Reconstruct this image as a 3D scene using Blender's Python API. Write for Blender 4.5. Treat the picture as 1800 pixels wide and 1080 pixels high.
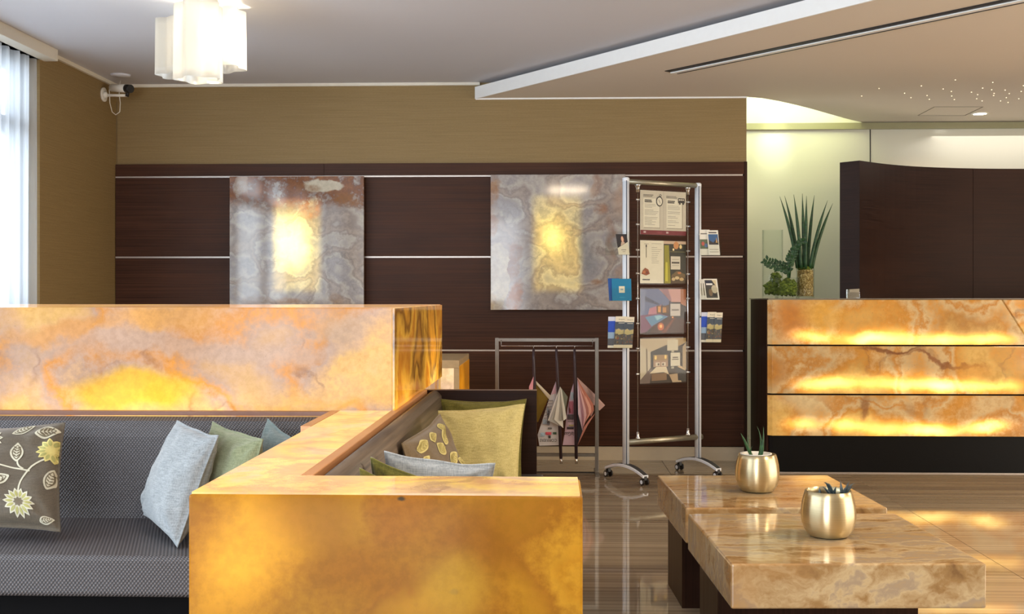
import bpy, bmesh, math, random
from mathutils import Vector, Matrix, noise
random.seed(7)
PI = math.pi
sc = bpy.context.scene
for o in list(bpy.data.objects): bpy.data.objects.remove(o)
COL = sc.collection

# ------------------------------------------------------------------ camera
CAM_H = 1.13
YAW = math.atan(0.035)
HOR = 522.0                      # horizon row in the 1800x1080 frame
cd = bpy.data.cameras.new('camera'); cam = bpy.data.objects.new('camera', cd); COL.objects.link(cam)
cam.location = (0, 0, CAM_H); cam.rotation_euler = (PI/2, 0, YAW)
cd.lens = 40; cd.sensor_width = 36; cd.sensor_fit = 'HORIZONTAL'
cd.shift_y = -(540-HOR)/1800; cd.clip_start = 0.05; cd.clip_end = 100
sc.camera = cam

def at(u, v, Z):
    """world point seen at pixel (u, v) at depth Z (metres along the view)"""
    a = (u-900)/2000.0
    return Vector((Z*(-math.sin(YAW)+math.cos(YAW)*a), Z*(math.cos(YAW)+math.sin(YAW)*a), CAM_H-(v-HOR)/2000.0*Z))
def atY(u, v, Y):
    a = (u-900)/2000.0
    return at(u, v, Y/(math.cos(YAW)+math.sin(YAW)*a))

# ------------------------------------------------------------------ view, world, lights
sc.view_settings.view_transform = 'Standard'
sc.view_settings.look = 'None'
sc.view_settings.gamma = 1.0
sc.view_settings.use_curve_mapping = False
sc.view_settings.exposure = 0.72
sc.cycles.use_denoising = True
sc.cycles.max_bounces = 10
sc.cycles.diffuse_bounces = 4
sc.cycles.glossy_bounces = 5
sc.cycles.transmission_bounces = 8
sc.cycles.transparent_max_bounces = 12
sc.cycles.sample_clamp_indirect = 4.0
sc.cycles.caustics_reflective = False
sc.cycles.caustics_refractive = False

w = bpy.data.worlds.new('world'); sc.world = w; w.use_nodes = True
bg = w.node_tree.nodes['Background']
bg.inputs['Color'].default_value = (0.78, 0.88, 1.0, 1)
bg.inputs['Strength'].default_value = 2.5

def area(name, loc, size, power, col, direction=(0, 0, -1), sy=None, spread=PI):
    d = bpy.data.lights.new(name, 'AREA'); d.energy = power; d.color = col; d.size = size
    if sy: d.shape = 'RECTANGLE'; d.size_y = sy
    d.spread = spread
    o = bpy.data.objects.new(name, d); COL.objects.link(o); o.location = loc
    o.rotation_euler = Vector(direction).to_track_quat('-Z', 'Y').to_euler()
    return o
def spot(name, loc, power, col, direction, ang, blend=0.6, rad=0.04):
    d = bpy.data.lights.new(name, 'SPOT'); d.energy = power; d.color = col; d.spot_size = ang; d.spot_blend = blend
    d.shadow_soft_size = rad
    o = bpy.data.objects.new(name, d); COL.objects.link(o); o.location = loc
    o.rotation_euler = Vector(direction).to_track_quat('-Z', 'Y').to_euler()
    return o
# daylight through the glazed front behind the camera
area('front_daylight', (-1.75, -2.9, 1.25), 2.4, 75, (0.86, 0.92, 1.0), (0.02, 1, 0.22), 2.3)
# added warm fill out of view at right, brightens the dropped ceiling
area('side_fill', (6.3, 3.4, 1.15), 5.5, 115, (1.0, 0.90, 0.78), (-1, 0.10, 0.40), 1.9)
area('desk_up_fill', (3.4, 7.95, 1.02), 2.2, 12, (1.0, 0.86, 0.66), (0, 0.1, 1), 0.3)  # added fill behind the counter, lifts the ceiling and reception wall
# daylight outside the long left window
area('window_daylight', (-3.9, 1.6, 1.5), 6.0, 165, (0.80, 0.89, 1.0), (1, 0, 0.05), 2.3)
# warm ceiling fittings of the lobby behind and beside the camera
area('lobby_lamp', (0.2, 1.0, 2.50), 0.5, 30, (1.0, 0.80, 0.56))
area('lobby_lamp', (2.4, 3.2, 2.45), 0.5, 34, (1.0, 0.78, 0.52))
area('lobby_lamp', (4.0, 5.6, 2.45), 0.5, 36, (1.0, 0.72, 0.48))
# reception lights
area('recess_light', (1.75, 8.55, 2.93), 0.7, 9.5, (0.95, 1.0, 0.52), (0, 0.15, -1))
spot('wall_patch_spot', (1.76, 8.62, 2.85), 16, (1.0, 1.0, 0.72), (0.0, 0.48, -0.50), 0.50, 1.0)  # added unseen spot, makes the bright patch on the reception wall
area('reception_lamp', (3.6, 8.6, 2.40), 1.2, 5, (1.0, 0.94, 0.88))

# ------------------------------------------------------------------ materials
def lin(c):
    c = c/255.0
    return c/12.92 if c <= 0.04045 else ((c+0.055)/1.055)**2.4
def L(rgb): return (lin(rgb[0]), lin(rgb[1]), lin(rgb[2]), 1.0)

class NT:
    def __init__(s, name):
        s.m = bpy.data.materials.new(name); s.m.use_nodes = True
        s.t = s.m.node_tree; s.N = s.t.nodes; s.L = s.t.links
        s.b = s.N['Principled BSDF']; s.out = s.N['Material Output']
    def set(s, sock, v):
        if v is None: return
        if isinstance(v, bpy.types.NodeSocket): s.L.new(v, sock)
        else:
            try: sock.default_value = v
            except Exception:
                sock.default_value = tuple(v)[:3]
    def node(s, t, **k):
        n = s.N.new(t)
        for a, v in k.items(): setattr(n, a, v)
        return n
    def obj(s, add=(0, 0, 0)):
        c = s.node('ShaderNodeTexCoord').outputs['Object']
        return s.vm('ADD', c, add) if any(add) else c
    def vm(s, op, a, b=None):
        n = s.node('ShaderNodeVectorMath', operation=op); s.set(n.inputs[0], a)
        if b is not None: s.set(n.inputs[1], b)
        return n.outputs['Value'] if op in ('LENGTH', 'DOT_PRODUCT') else n.outputs[0]
    def m_(s, op, a, b=None, c=None):
        n = s.node('ShaderNodeMath', operation=op); s.set(n.inputs[0], a)
        if b is not None: s.set(n.inputs[1], b)
        if c is not None: s.set(n.inputs[2], c)
        return n.outputs[0]
    def noise(s, vec, scale, detail=4, rough=0.5, dist=0.0, color=False):
        n = s.node('ShaderNodeTexNoise'); s.set(n.inputs['Vector'], vec)
        n.inputs['Scale'].default_value = scale; n.inputs['Detail'].default_value = detail
        n.inputs['Roughness'].default_value = rough; n.inputs['Distortion'].default_value = dist
        return n.outputs['Color'] if color else n.outputs[0]
    def mr(s, v, a, b, c=0.0, d=1.0, smooth=True):
        n = s.node('ShaderNodeMapRange'); n.interpolation_type = 'SMOOTHSTEP' if smooth else 'LINEAR'
        s.set(n.inputs[0], v)
        for i, x in enumerate((a, b, c, d)): n.inputs[i+1].default_value = x
        return n.outputs[0]
    def ramp(s, f, stops):
        n = s.node('ShaderNodeValToRGB'); s.set(n.inputs[0], f); e = n.color_ramp.elements
        while len(e) < len(stops): e.new(0.5)
        for i, (p, c) in enumerate(stops):
            e[i].position = p
        for i, (p, c) in enumerate(stops):
            e[i].color = L(c) if not isinstance(c, float) else (c, c, c, 1)
        return n.outputs[0]
    def mix(s, f, a, b, mode='MIX'):
        n = s.node('ShaderNodeMix', data_type='RGBA', blend_type=mode)
        s.set(n.inputs[0], f); s.set(n.inputs[6], a); s.set(n.inputs[7], b)
        return n.outputs[2]
    def scale(s, v, k): return s.vm('MULTIPLY', v, k)
    def bump(s, h, strength, dist):
        n = s.node('ShaderNodeBump'); s.set(n.inputs['Height'], h)
        n.inputs['Strength'].default_value = strength; n.inputs['Distance'].default_value = dist
        s.L.new(n.outputs[0], s.b.inputs['Normal'])
    def P(s, **k):
        for a, v in k.items():
            s.set(s.b.inputs[{'base': 'Base Color', 'rough': 'Roughness', 'metal': 'Metallic', 'spec': 'Specular IOR Level',
                 'em': 'Emission Color', 'es': 'Emission Strength', 'coat': 'Coat Weight', 'cr': 'Coat Roughness',
                 'trans': 'Transmission Weight', 'ior': 'IOR', 'sheen': 'Sheen Weight', 'alpha': 'Alpha',
                 'aniso': 'Anisotropic', 'sub': 'Subsurface Weight'}[a]], v)
        return s.m

_plain = {}
def plain(rgb, rough=0.5, metal=0.0, spec=0.5, var=0.06, name=None, vs=30):
    """plain surface with a faint procedural mottling"""
    key = (tuple(rgb), rough, metal, spec, var)
    if key in _plain: return _plain[key]
    n = NT(name or 'surface')
    f = n.noise(n.obj(), vs, 2)
    a = [max(0, c*(1-var)) for c in rgb]; b = [min(255, c*(1+var)) for c in rgb]
    n.P(base=n.mix(f, L(a), L(b)), rough=rough, metal=metal, spec=spec)
    _plain[key] = n.m
    return n.m

def wood(name, dark, light, axis='x', rough=0.38, spec=0.5, fine=160):
    n = NT(name); o = n.obj()
    s = {'x': (1.2, 6, fine), 'y': (6, 1.2, fine), 'z': (fine, fine, 1.4)}[axis]
    v = n.scale(o, s)
    f = n.noise(v, 1.0, 5, 0.65); g = n.noise(n.scale(o, (1.5, 1.5, 5)), 1.3, 3)
    f2 = n.m_('ADD', n.m_('MULTIPLY', f, 0.75), n.m_('MULTIPLY', g, 0.25))
    c = n.ramp(f2, [(0.32, dark), (0.68, light)])
    n.P(base=c, rough=n.mr(f, 0.3, 0.7, rough-0.05, rough+0.08), spec=spec)
    n.bump(f, 0.15, 0.002)
    return n.m

def blobs(n, p, lst, warp):
    """soft region masks around given points; warp makes their outline cloudy"""
    out = []
    for b in lst:
        c, r = b[0], b[1]; soft = b[2] if len(b) > 2 else (0.5, 1.25); wamp = b[3] if len(b) > 3 else 1.0
        q = n.vm('ADD', p, n.scale(warp, (wamp, wamp, wamp))) if wamp else p
        d = n.vm('LENGTH', n.vm('MULTIPLY', n.vm('SUBTRACT', q, c), (1/r[0], 1/r[1], 1/r[2])))
        out.append(n.mr(d, soft[0], soft[1], 1, 0))
    return out
def boxmask(n, p, c, h, soft):
    sx = n.node('ShaderNodeSeparateXYZ'); n.set(sx.inputs[0], p)
    r = None
    for i in (0, 2):
        d = n.m_('ABSOLUTE', n.m_('SUBTRACT', sx.outputs[i], c[i]))
        k = n.mr(d, h[i]-soft, h[i]+soft, 1, 0)
        r = k if r is None else n.m_('MULTIPLY', r, k)
    return r

def onyx(name, origin, stops, glow=0.5, spots=(), patches=(), band_scale=1.1, bands=1.0, speck=0.5, base_k=0.45,
         tint=(255, 240, 208), vein=(140, 110, 95), vein_amt=0.4, rough=0.09, mask=None, glow_in=0.0, pitch=0.0, seed=0.0, gam=1.0, extra=None, tw=0.15, hotc=(255, 232, 150), midc=None, fs=1.0, spec=0.5):
    n = NT(name); p = n.obj(origin); ps = n.vm('ADD', n.scale(p, (fs,)*3), (seed, seed*1.7, seed*0.6))
    wn = n.vm('SUBTRACT', n.noise(ps, 1.7, 5, 0.55, color=True), (0.5, 0.5, 0.5))
    wf = n.vm('SUBTRACT', n.noise(ps, 7.0, 6, 0.6, color=True), (0.5, 0.5, 0.5))
    warp = n.vm('ADD', n.scale(wn, (0.45,)*3), n.scale(wf, (tw,)*3))
    q = n.vm('ADD', ps, warp); wraw = warp; warp = n.scale(warp, (1/fs,)*3)
    f = n.noise(n.scale(q, (1, 1, 1.25)), band_scale, 2, 0.4)
    fb = n.m_('FRACT', n.m_('MULTIPLY', f, 3.0*bands))
    fine = n.noise(ps, 26, 8, 0.7)
    ff = n.m_('ADD', n.m_('MULTIPLY', fb, 0.8), n.m_('MULTIPLY', fine, 0.2))
    tri = n.m_('PINGPONG', n.m_('MULTIPLY', ff, 2.0), 1.0)
    col = n.ramp(tri, stops)
    # contour veins and pitted specks
    ve = n.mr(n.m_('ABSOLUTE', n.m_('SUBTRACT', n.noise(q, band_scale*1.6, 3, 0.5), 0.52)), 0.0, 0.028, 1, 0)
    gate = n.mr(n.noise(ps, 2.3, 2), 0.45, 0.62)
    col = n.mix(n.m_('MULTIPLY', n.m_('MULTIPLY', ve, gate), vein_amt), col, L(vein))
    for (b, c, amt) in patches:
        m = blobs(n, p, [b], warp)[0]
        col = n.mix(n.m_('MULTIPLY', m, amt), col, L(c))
    if extra: col = extra(n, p, ps, warp, col)
    sp = n.mr(n.noise(ps, 95, 3, 0.6), 0.66, 0.72)
    sg = n.mr(n.noise(ps, 2.0, 3, 0.6), 0.52, 0.66)
    col = n.mix(n.m_('MULTIPLY', n.m_('MULTIPLY', sp, sg), speck), col, L((120, 100, 105)))
    col = n.mix(n.m_('MULTIPLY', n.mr(fine, 0.35, 0.65), 0.18), col, L((110, 90, 75)), 'MULTIPLY')
    e = None
    g = n.noise(ps, 1.4, 2)
    e = n.mr(g, 0.3, 0.7, glow*0.82, glow*1.18)
    for (b, amt) in spots:
        m = blobs(n, p, [b], warp)[0]
        e = n.m_('ADD', e, n.m_('MULTIPLY', m, amt))
    if mask is not None:
        mk = mask(n, p)
        e = n.m_('MULTIPLY', e, mk)
    mid = n.mr(e, 0.42, 0.95, 0, 0.75); hot = n.mr(e, 0.85, 2.0, 0, 1, False)
    ec = n.mix(1.0, col, L(tint), 'MULTIPLY')
    ec = n.mix(mid, ec, n.mix(0.5, L(midc), n.mix(1.0, col, L(midc), 'MULTIPLY'))) if midc else ec
    ec = n.mix(hot, ec, L(hotc))
    if gam != 1.0:
        gm = n.node('ShaderNodeGamma'); n.set(gm.inputs[0], ec); gm.inputs[1].default_value = gam; ec = gm.outputs[0]
    bc = n.mix(1.0, col, (base_k, base_k, base_k, 1), 'MULTIPLY')
    n.P(base=bc, rough=rough, spec=spec, em=ec, es=e)
    return n.m

M = {}
M['wenge'] = wood('wenge_veneer', (46, 26, 17), (84, 52, 35), 'x', 0.45, 0.16)
M['wenge_v'] = wood('wenge_veneer_upright', (36, 21, 14), (60, 37, 26), 'z', 0.42, 0.14)
M['wenge_dark'] = wood('dark_wenge', (30, 16, 10), (48, 28, 19), 'x', 0.42, 0.14)
M['strip_wood'] = wood('light_wood_edge', (172, 116, 74), (214, 158, 108), 'y', 0.4)
M['pale_edge'] = plain((190, 166, 128), 0.35, var=0.08, name='pale_stone_edge')
M['white_paint'] = plain((238, 238, 236), 0.5, var=0.01, name='white_paint')
M['ceiling_paint'] = plain((208, 208, 214), 0.85, var=0.01, name='ceiling_paint', vs=1)
M['slab_paint'] = plain((222, 212, 198), 0.8, var=0.015, name='dropped_ceiling_paint', vs=1)
M['trim_paint'] = plain((226, 220, 204), 0.5, var=0.01, name='trim_paint')
M['steel'] = plain((138, 133, 126), 0.32, 1.0, name='brushed_steel')
M['strip_metal'] = plain((188, 178, 170), 0.35, 0.6, var=0.02, name='inlay_metal')
M['alu'] = plain((228, 235, 244), 0.3, 0.0, var=0.02, name='silver_aluminium')
M['alu_rail'] = plain((170, 165, 145), 0.35, 0.8, var=0.03, name='rail_aluminium')
M['black'] = plain((22, 22, 24), 0.45, name='black_plastic')
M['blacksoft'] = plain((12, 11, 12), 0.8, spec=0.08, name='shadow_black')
M['chrome'] = plain((210, 210, 210), 0.15, 1.0, name='chrome')
M['paper'] = plain((224, 216, 200), 0.7, var=0.02, name='paper')
M['white_plastic'] = plain((232, 228, 218), 0.4, var=0.01, name='white_plastic')

def wallpaper():
    n = NT('taupe_wallpaper'); o = n.obj()
    f = n.noise(n.scale(o, (3, 3, 260)), 1.0, 4, 0.7)
    g = n.noise(n.scale(o, (60, 60, 300)), 1.0, 2)
    n.P(base=n.ramp(n.m_('ADD', n.m_('MULTIPLY', f, .7), n.m_('MULTIPLY', g, .3)), [(0.3, (128, 106, 66)), (0.7, (152, 128, 86))]), rough=0.62, spec=0.35)
    n.bump(f, 0.15, 0.001)
    return n.m
M['wallpaper'] = wallpaper()

def floor_mat():
    n = NT('striped_marble_tile'); o = n.obj()
    wv = n.scale(n.vm('SUBTRACT', n.noise(n.scale(o, (0.5, 2, 2)), 1.0, 3, color=True), (.5,)*3), (0, 0.05, 0))
    q = n.vm('ADD', o, wv)
    f = n.noise(n.scale(q, (0.22, 34, 1)), 1.0, 5, 0.7)
    g = n.noise(n.scale(q, (0.15, 7, 1)), 1.0, 3, 0.5)
    h = n.m_('ADD', n.m_('MULTIPLY', f, 0.62), n.m_('MULTIPLY', g, 0.38))
    c = n.ramp(h, [(0.34, (112, 98, 82)), (0.47, (146, 132, 112)), (0.56, (164, 150, 128)), (0.68, (198, 184, 160))])
    n.P(base=c, rough=0.045, spec=0.62)
    return n.m
M['floor'] = floor_mat()

def weave(name, c1, c2, fr=2*PI/0.0098):
    n = NT(name); o = n.obj()
    s = n.node('ShaderNodeSeparateXYZ'); n.set(s.inputs[0], o)
    X, Y, Z = s.outputs
    u = n.m_('ADD', X, n.m_('MULTIPLY', Y, 0.18)); v = n.m_('ADD', Z, Y)
    a = n.m_('SINE', n.m_('MULTIPLY', n.m_('ADD', X, Y), fr)); b = n.m_('SINE', n.m_('MULTIPLY', n.m_('ADD', Z, n.m_('MULTIPLY', Y, 0.85)), fr*0.8))
    h = n.m_('MULTIPLY', a, b)
    h2 = n.mr(h, -0.5, 0.8)
    g = n.noise(o, 300, 2)
    hh = n.m_('ADD', n.m_('MULTIPLY', h2, 0.85), n.m_('MULTIPLY', g, 0.15))
    n.P(base=n.ramp(hh, [(0.1, c1), (0.95, c2)]), rough=0.5, spec=0.5)
    n.bump(hh, 0.55, 0.003)
    return n.m
M['weave'] = weave('woven_charcoal_vinyl', (38, 36, 40), (98, 92, 92))
def ribbed():
    n = NT('ribbed_taupe_fabric'); o = n.obj()
    f = n.noise(n.scale(o, (1, 1.0, 60)), 1.6, 4, 0.6)
    s = n.m_('SINE', n.m_('MULTIPLY', n.m_('ADD', n.node('ShaderNodeSeparateXYZ').outputs[0], 0.0), 1.0))
    n.P(base=n.ramp(f, [(0.3, (54, 43, 35)), (0.7, (108, 92, 76))]), rough=0.45, spec=0.5)
    n.bump(f, 0.5, 0.003)
    return n.m
M['ribbed'] = ribbed()

def linen(name, a, b, rough=0.85):
    n = NT(name); o = n.obj()
    f = n.noise(n.scale(o, (40, 40, 420)), 1.0, 3, 0.6); g = n.noise(n.scale(o, (420, 420, 40)), 1.0, 3, 0.6)
    h = n.m_('MULTIPLY', n.m_('ADD', f, g), 0.5)
    n.P(base=n.ramp(h, [(0.36, a), (0.62, b)]), rough=rough, spec=0.2, sheen=0.25)
    n.bump(h, 0.35, 0.0015)
    return n.m
M['lin_olive'] = linen('olive_linen', (84, 80, 30), (118, 112, 50))
M['lin_cream'] = linen('pale_yellow_linen', (176, 160, 96), (214, 200, 138))
M['lin_grey'] = linen('pale_grey_linen', (138, 144, 148), (184, 188, 190))
M['lin_blue'] = linen('blue_grey_linen', (106, 111, 114), (146, 150, 152))
M['lin_sage'] = linen('sage_linen', (98, 104, 76), (130, 134, 104))
M['lin_teal'] = linen('grey_green_linen', (78, 92, 92), (112, 124, 122))
M['lin_brown'] = linen('taupe_brown_cotton', (74, 66, 54), (92, 82, 68), 0.55)
M['lin_brown2'] = linen('khaki_brown_cotton', (92, 74, 46), (112, 92, 60), 0.55)
M['print_cream'] = plain((184, 179, 158), 0.6, var=0.08, name='cream_print')
M['print_gold'] = plain((192, 178, 108), 0.6, var=0.10, name='gold_print')
M['print_dark'] = plain((96, 86, 66), 0.6, var=0.06, name='brown_print')
M['print_straw'] = plain((206, 194, 128), 0.6, var=0.1, name='straw_print')
M['print_straw2'] = plain((176, 162, 96), 0.6, var=0.1, name='straw_print_dark')
M['print_olive'] = plain((150, 146, 84), 0.6, var=0.08, name='olive_print')

def marble_table():
    n = NT('onyx_table_marble'); o = n.obj()
    wn = n.vm('SUBTRACT', n.noise(o, 2.6, 5, 0.6, color=True), (.5,)*3)
    q = n.vm('ADD', n.vm('MULTIPLY', o, (0.9, 3.2, 1.6)), n.scale(wn, (0.5,)*3))
    f = n.noise(q, 3.6, 8, 0.62)
    c = n.ramp(f, [(0.26, (104, 72, 42)), (0.40, (158, 124, 80)), (0.49, (196, 172, 132)), (0.54, (166, 146, 122)), (0.62, (184, 154, 108)), (0.74, (204, 180, 140))])
    g = n.mr(n.noise(n.vm('ADD', o, (4, 1, 2)), 3.4, 3), 0.5, 0.66)
    c = n.mix(n.m_('MULTIPLY', g, 0.45), c, L((176, 134, 84)))
    n.P(base=c, rough=0.06, spec=0.6)
    return n.m
M['table_marble'] = marble_table()
def brass():
    n = NT('brushed_champagne_metal'); o = n.obj()
    f = n.noise(n.scale(o, (8, 8, 1400)), 1.0, 2)
    n.P(base=n.ramp(f, [(0.3, (206, 190, 148)), (0.7, (222, 208, 172))]), metal=1.0, rough=0.34, aniso=0.85)
    n.b.inputs['Anisotropic Rotation'].default_value = 0.25
    tg = n.node('ShaderNodeTangent'); tg.direction_type = 'RADIAL'; tg.axis = 'Z'; n.L.new(tg.outputs[0], n.b.inputs['Tangent'])
    return n.m
M['brass'] = brass()
def leafm(name, a, b, rough=0.4):
    n = NT(name); n.P(base=n.ramp(n.noise(n.scale(n.obj(), (1, 1, 3)), 25, 3), [(0.3, a), (0.7, b)]), rough=rough); return n.m
M['leaf'] = leafm('green_leaf', (24, 62, 30), (52, 98, 52))
M['leaf_dark'] = leafm('dark_green_leaf', (14, 44, 18), (34, 78, 36), 0.55)
M['leaf_black'] = leafm('grey_green_leaf', (30, 42, 46), (78, 92, 96))
M['moss'] = leafm('moss', (48, 68, 14), (122, 138, 42), 0.9)
M['soil'] = plain((48, 40, 28), 0.9, var=0.4, name='soil')
def glass():
    n = NT('clear_glass'); t = n.node('ShaderNodeBsdfTransparent'); g = n.node('ShaderNodeBsdfGlossy')
    lw = n.node('ShaderNodeLayerWeight'); lw.inputs[0].default_value = 0.28
    fac = n.mr(lw.outputs['Facing'], 0.25, 1.0, 0.0, 1.0, False); fac = n.m_('POWER', fac, 2.2)
    n.set(t.inputs[0], n.mix(fac, (0.97, 0.985, 0.975, 1), (0.35, 0.42, 0.38, 1))); g.inputs['Roughness'].default_value = 0.02
    mx = n.node('ShaderNodeMixShader'); n.L.new(n.m_('MULTIPLY_ADD', fac, 0.30, 0.012), mx.inputs[0])
    n.L.new(t.outputs[0], mx.inputs[1]); n.L.new(g.outputs[0], mx.inputs[2]); n.L.new(mx.outputs[0], n.out.inputs[0])
    return n.m
M['glass'] = glass()
def acrylic(name='clear_acrylic', a=0.10, c=(0.9, 0.9, 0.9, 1)):
    n = NT(name); t = n.node('ShaderNodeBsdfTransparent'); g = n.node('ShaderNodeBsdfGlossy')
    t.inputs[0].default_value = (0.97, 0.98, 0.97, 1); g.inputs['Color'].default_value = c; g.inputs['Roughness'].default_value = 0.03
    mx = n.node('ShaderNodeMixShader'); mx.inputs[0].default_value = a
    n.L.new(t.outputs[0], mx.inputs[1]); n.L.new(g.outputs[0], mx.inputs[2]); n.L.new(mx.outputs[0], n.out.inputs[0])
    return n.m
M['acrylic'] = acrylic('clear_acrylic', 0.02, (0.45, 0.45, 0.45, 1))
M['pane'] = acrylic('window_glass', 0.06)
def sheer():
    n = NT('sheer_curtain_fabric')
    t = n.node('ShaderNodeBsdfTransparent'); tl = n.node('ShaderNodeBsdfTranslucent'); d = n.node('ShaderNodeBsdfDiffuse')
    f = n.noise(n.scale(n.obj(), (200, 200, 10)), 1.0, 2)
    c = n.mix(f, (0.80, 0.86, 0.92, 1), (0.93, 0.96, 1, 1))
    n.set(tl.inputs[0], c); n.set(d.inputs[0], c)
    m1 = n.node('ShaderNodeMixShader'); m1.inputs[0].default_value = 0.35
    n.L.new(tl.outputs[0], m1.inputs[1]); n.L.new(d.outputs[0], m1.inputs[2])
    m2 = n.node('ShaderNodeMixShader'); m2.inputs[0].default_value = 0.72
    n.L.new(t.outputs[0], m2.inputs[1]); n.L.new(m1.outputs[0], m2.inputs[2]); n.L.new(m2.outputs[0], n.out.inputs[0])
    return n.m
M['sheer'] = sheer()
def emit(name, rgb, s):
    n = NT(name); n.P(base=L(rgb), em=L(rgb), es=s, rough=0.4); return n.m
M['lamp_on'] = emit('lit_lamp', (255, 246, 224), 12)
M['fiber'] = emit('fibre_light', (255, 236, 200), 0.9)
def opal():
    n = NT('opal_glass'); tl = n.node('ShaderNodeBsdfTranslucent'); g = n.node('ShaderNodeBsdfGlossy'); t = n.node('ShaderNodeBsdfTransparent')
    e = n.node('ShaderNodeEmission'); e.inputs[0].default_value = (1.0, 0.93, 0.80, 1); e.inputs[1].default_value = 0.10
    tl.inputs[0].default_value = (0.80, 0.79, 0.76, 1); g.inputs['Roughness'].default_value = 0.15
    lw = n.node('ShaderNodeLayerWeight'); lw.inputs[0].default_value = 0.35
    m1 = n.node('ShaderNodeMixShader'); m1.inputs[0].default_value = 0.28
    n.L.new(tl.outputs[0], m1.inputs[1]); n.L.new(t.outputs[0], m1.inputs[2])
    m2 = n.node('ShaderNodeMixShader'); n.L.new(n.m_('MULTIPLY', lw.outputs['Fresnel'], 0.4), m2.inputs[0])
    n.L.new(m1.outputs[0], m2.inputs[1]); n.L.new(g.outputs[0], m2.inputs[2])
    ad = n.node('ShaderNodeAddShader'); n.L.new(m2.outputs[0], ad.inputs[0]); n.L.new(e.outputs[0], ad.inputs[1])
    n.L.new(ad.outputs[0], n.out.inputs[0])
    return n.m
M['opal'] = opal()
def backwall():
    n = NT('glossy_lacquered_glass_wall'); o = n.obj()
    f = n.noise(o, 0.8, 2)
    n.P(base=n.mix(f, L((205, 202, 180)), L((214, 212, 198))), rough=0.16, spec=0.5)
    return n.m
M['backwall'] = backwall()
M['granite'] = plain((17, 17, 17), 0.3, spec=0.12, var=0.5, name='black_granite', vs=220)

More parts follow.
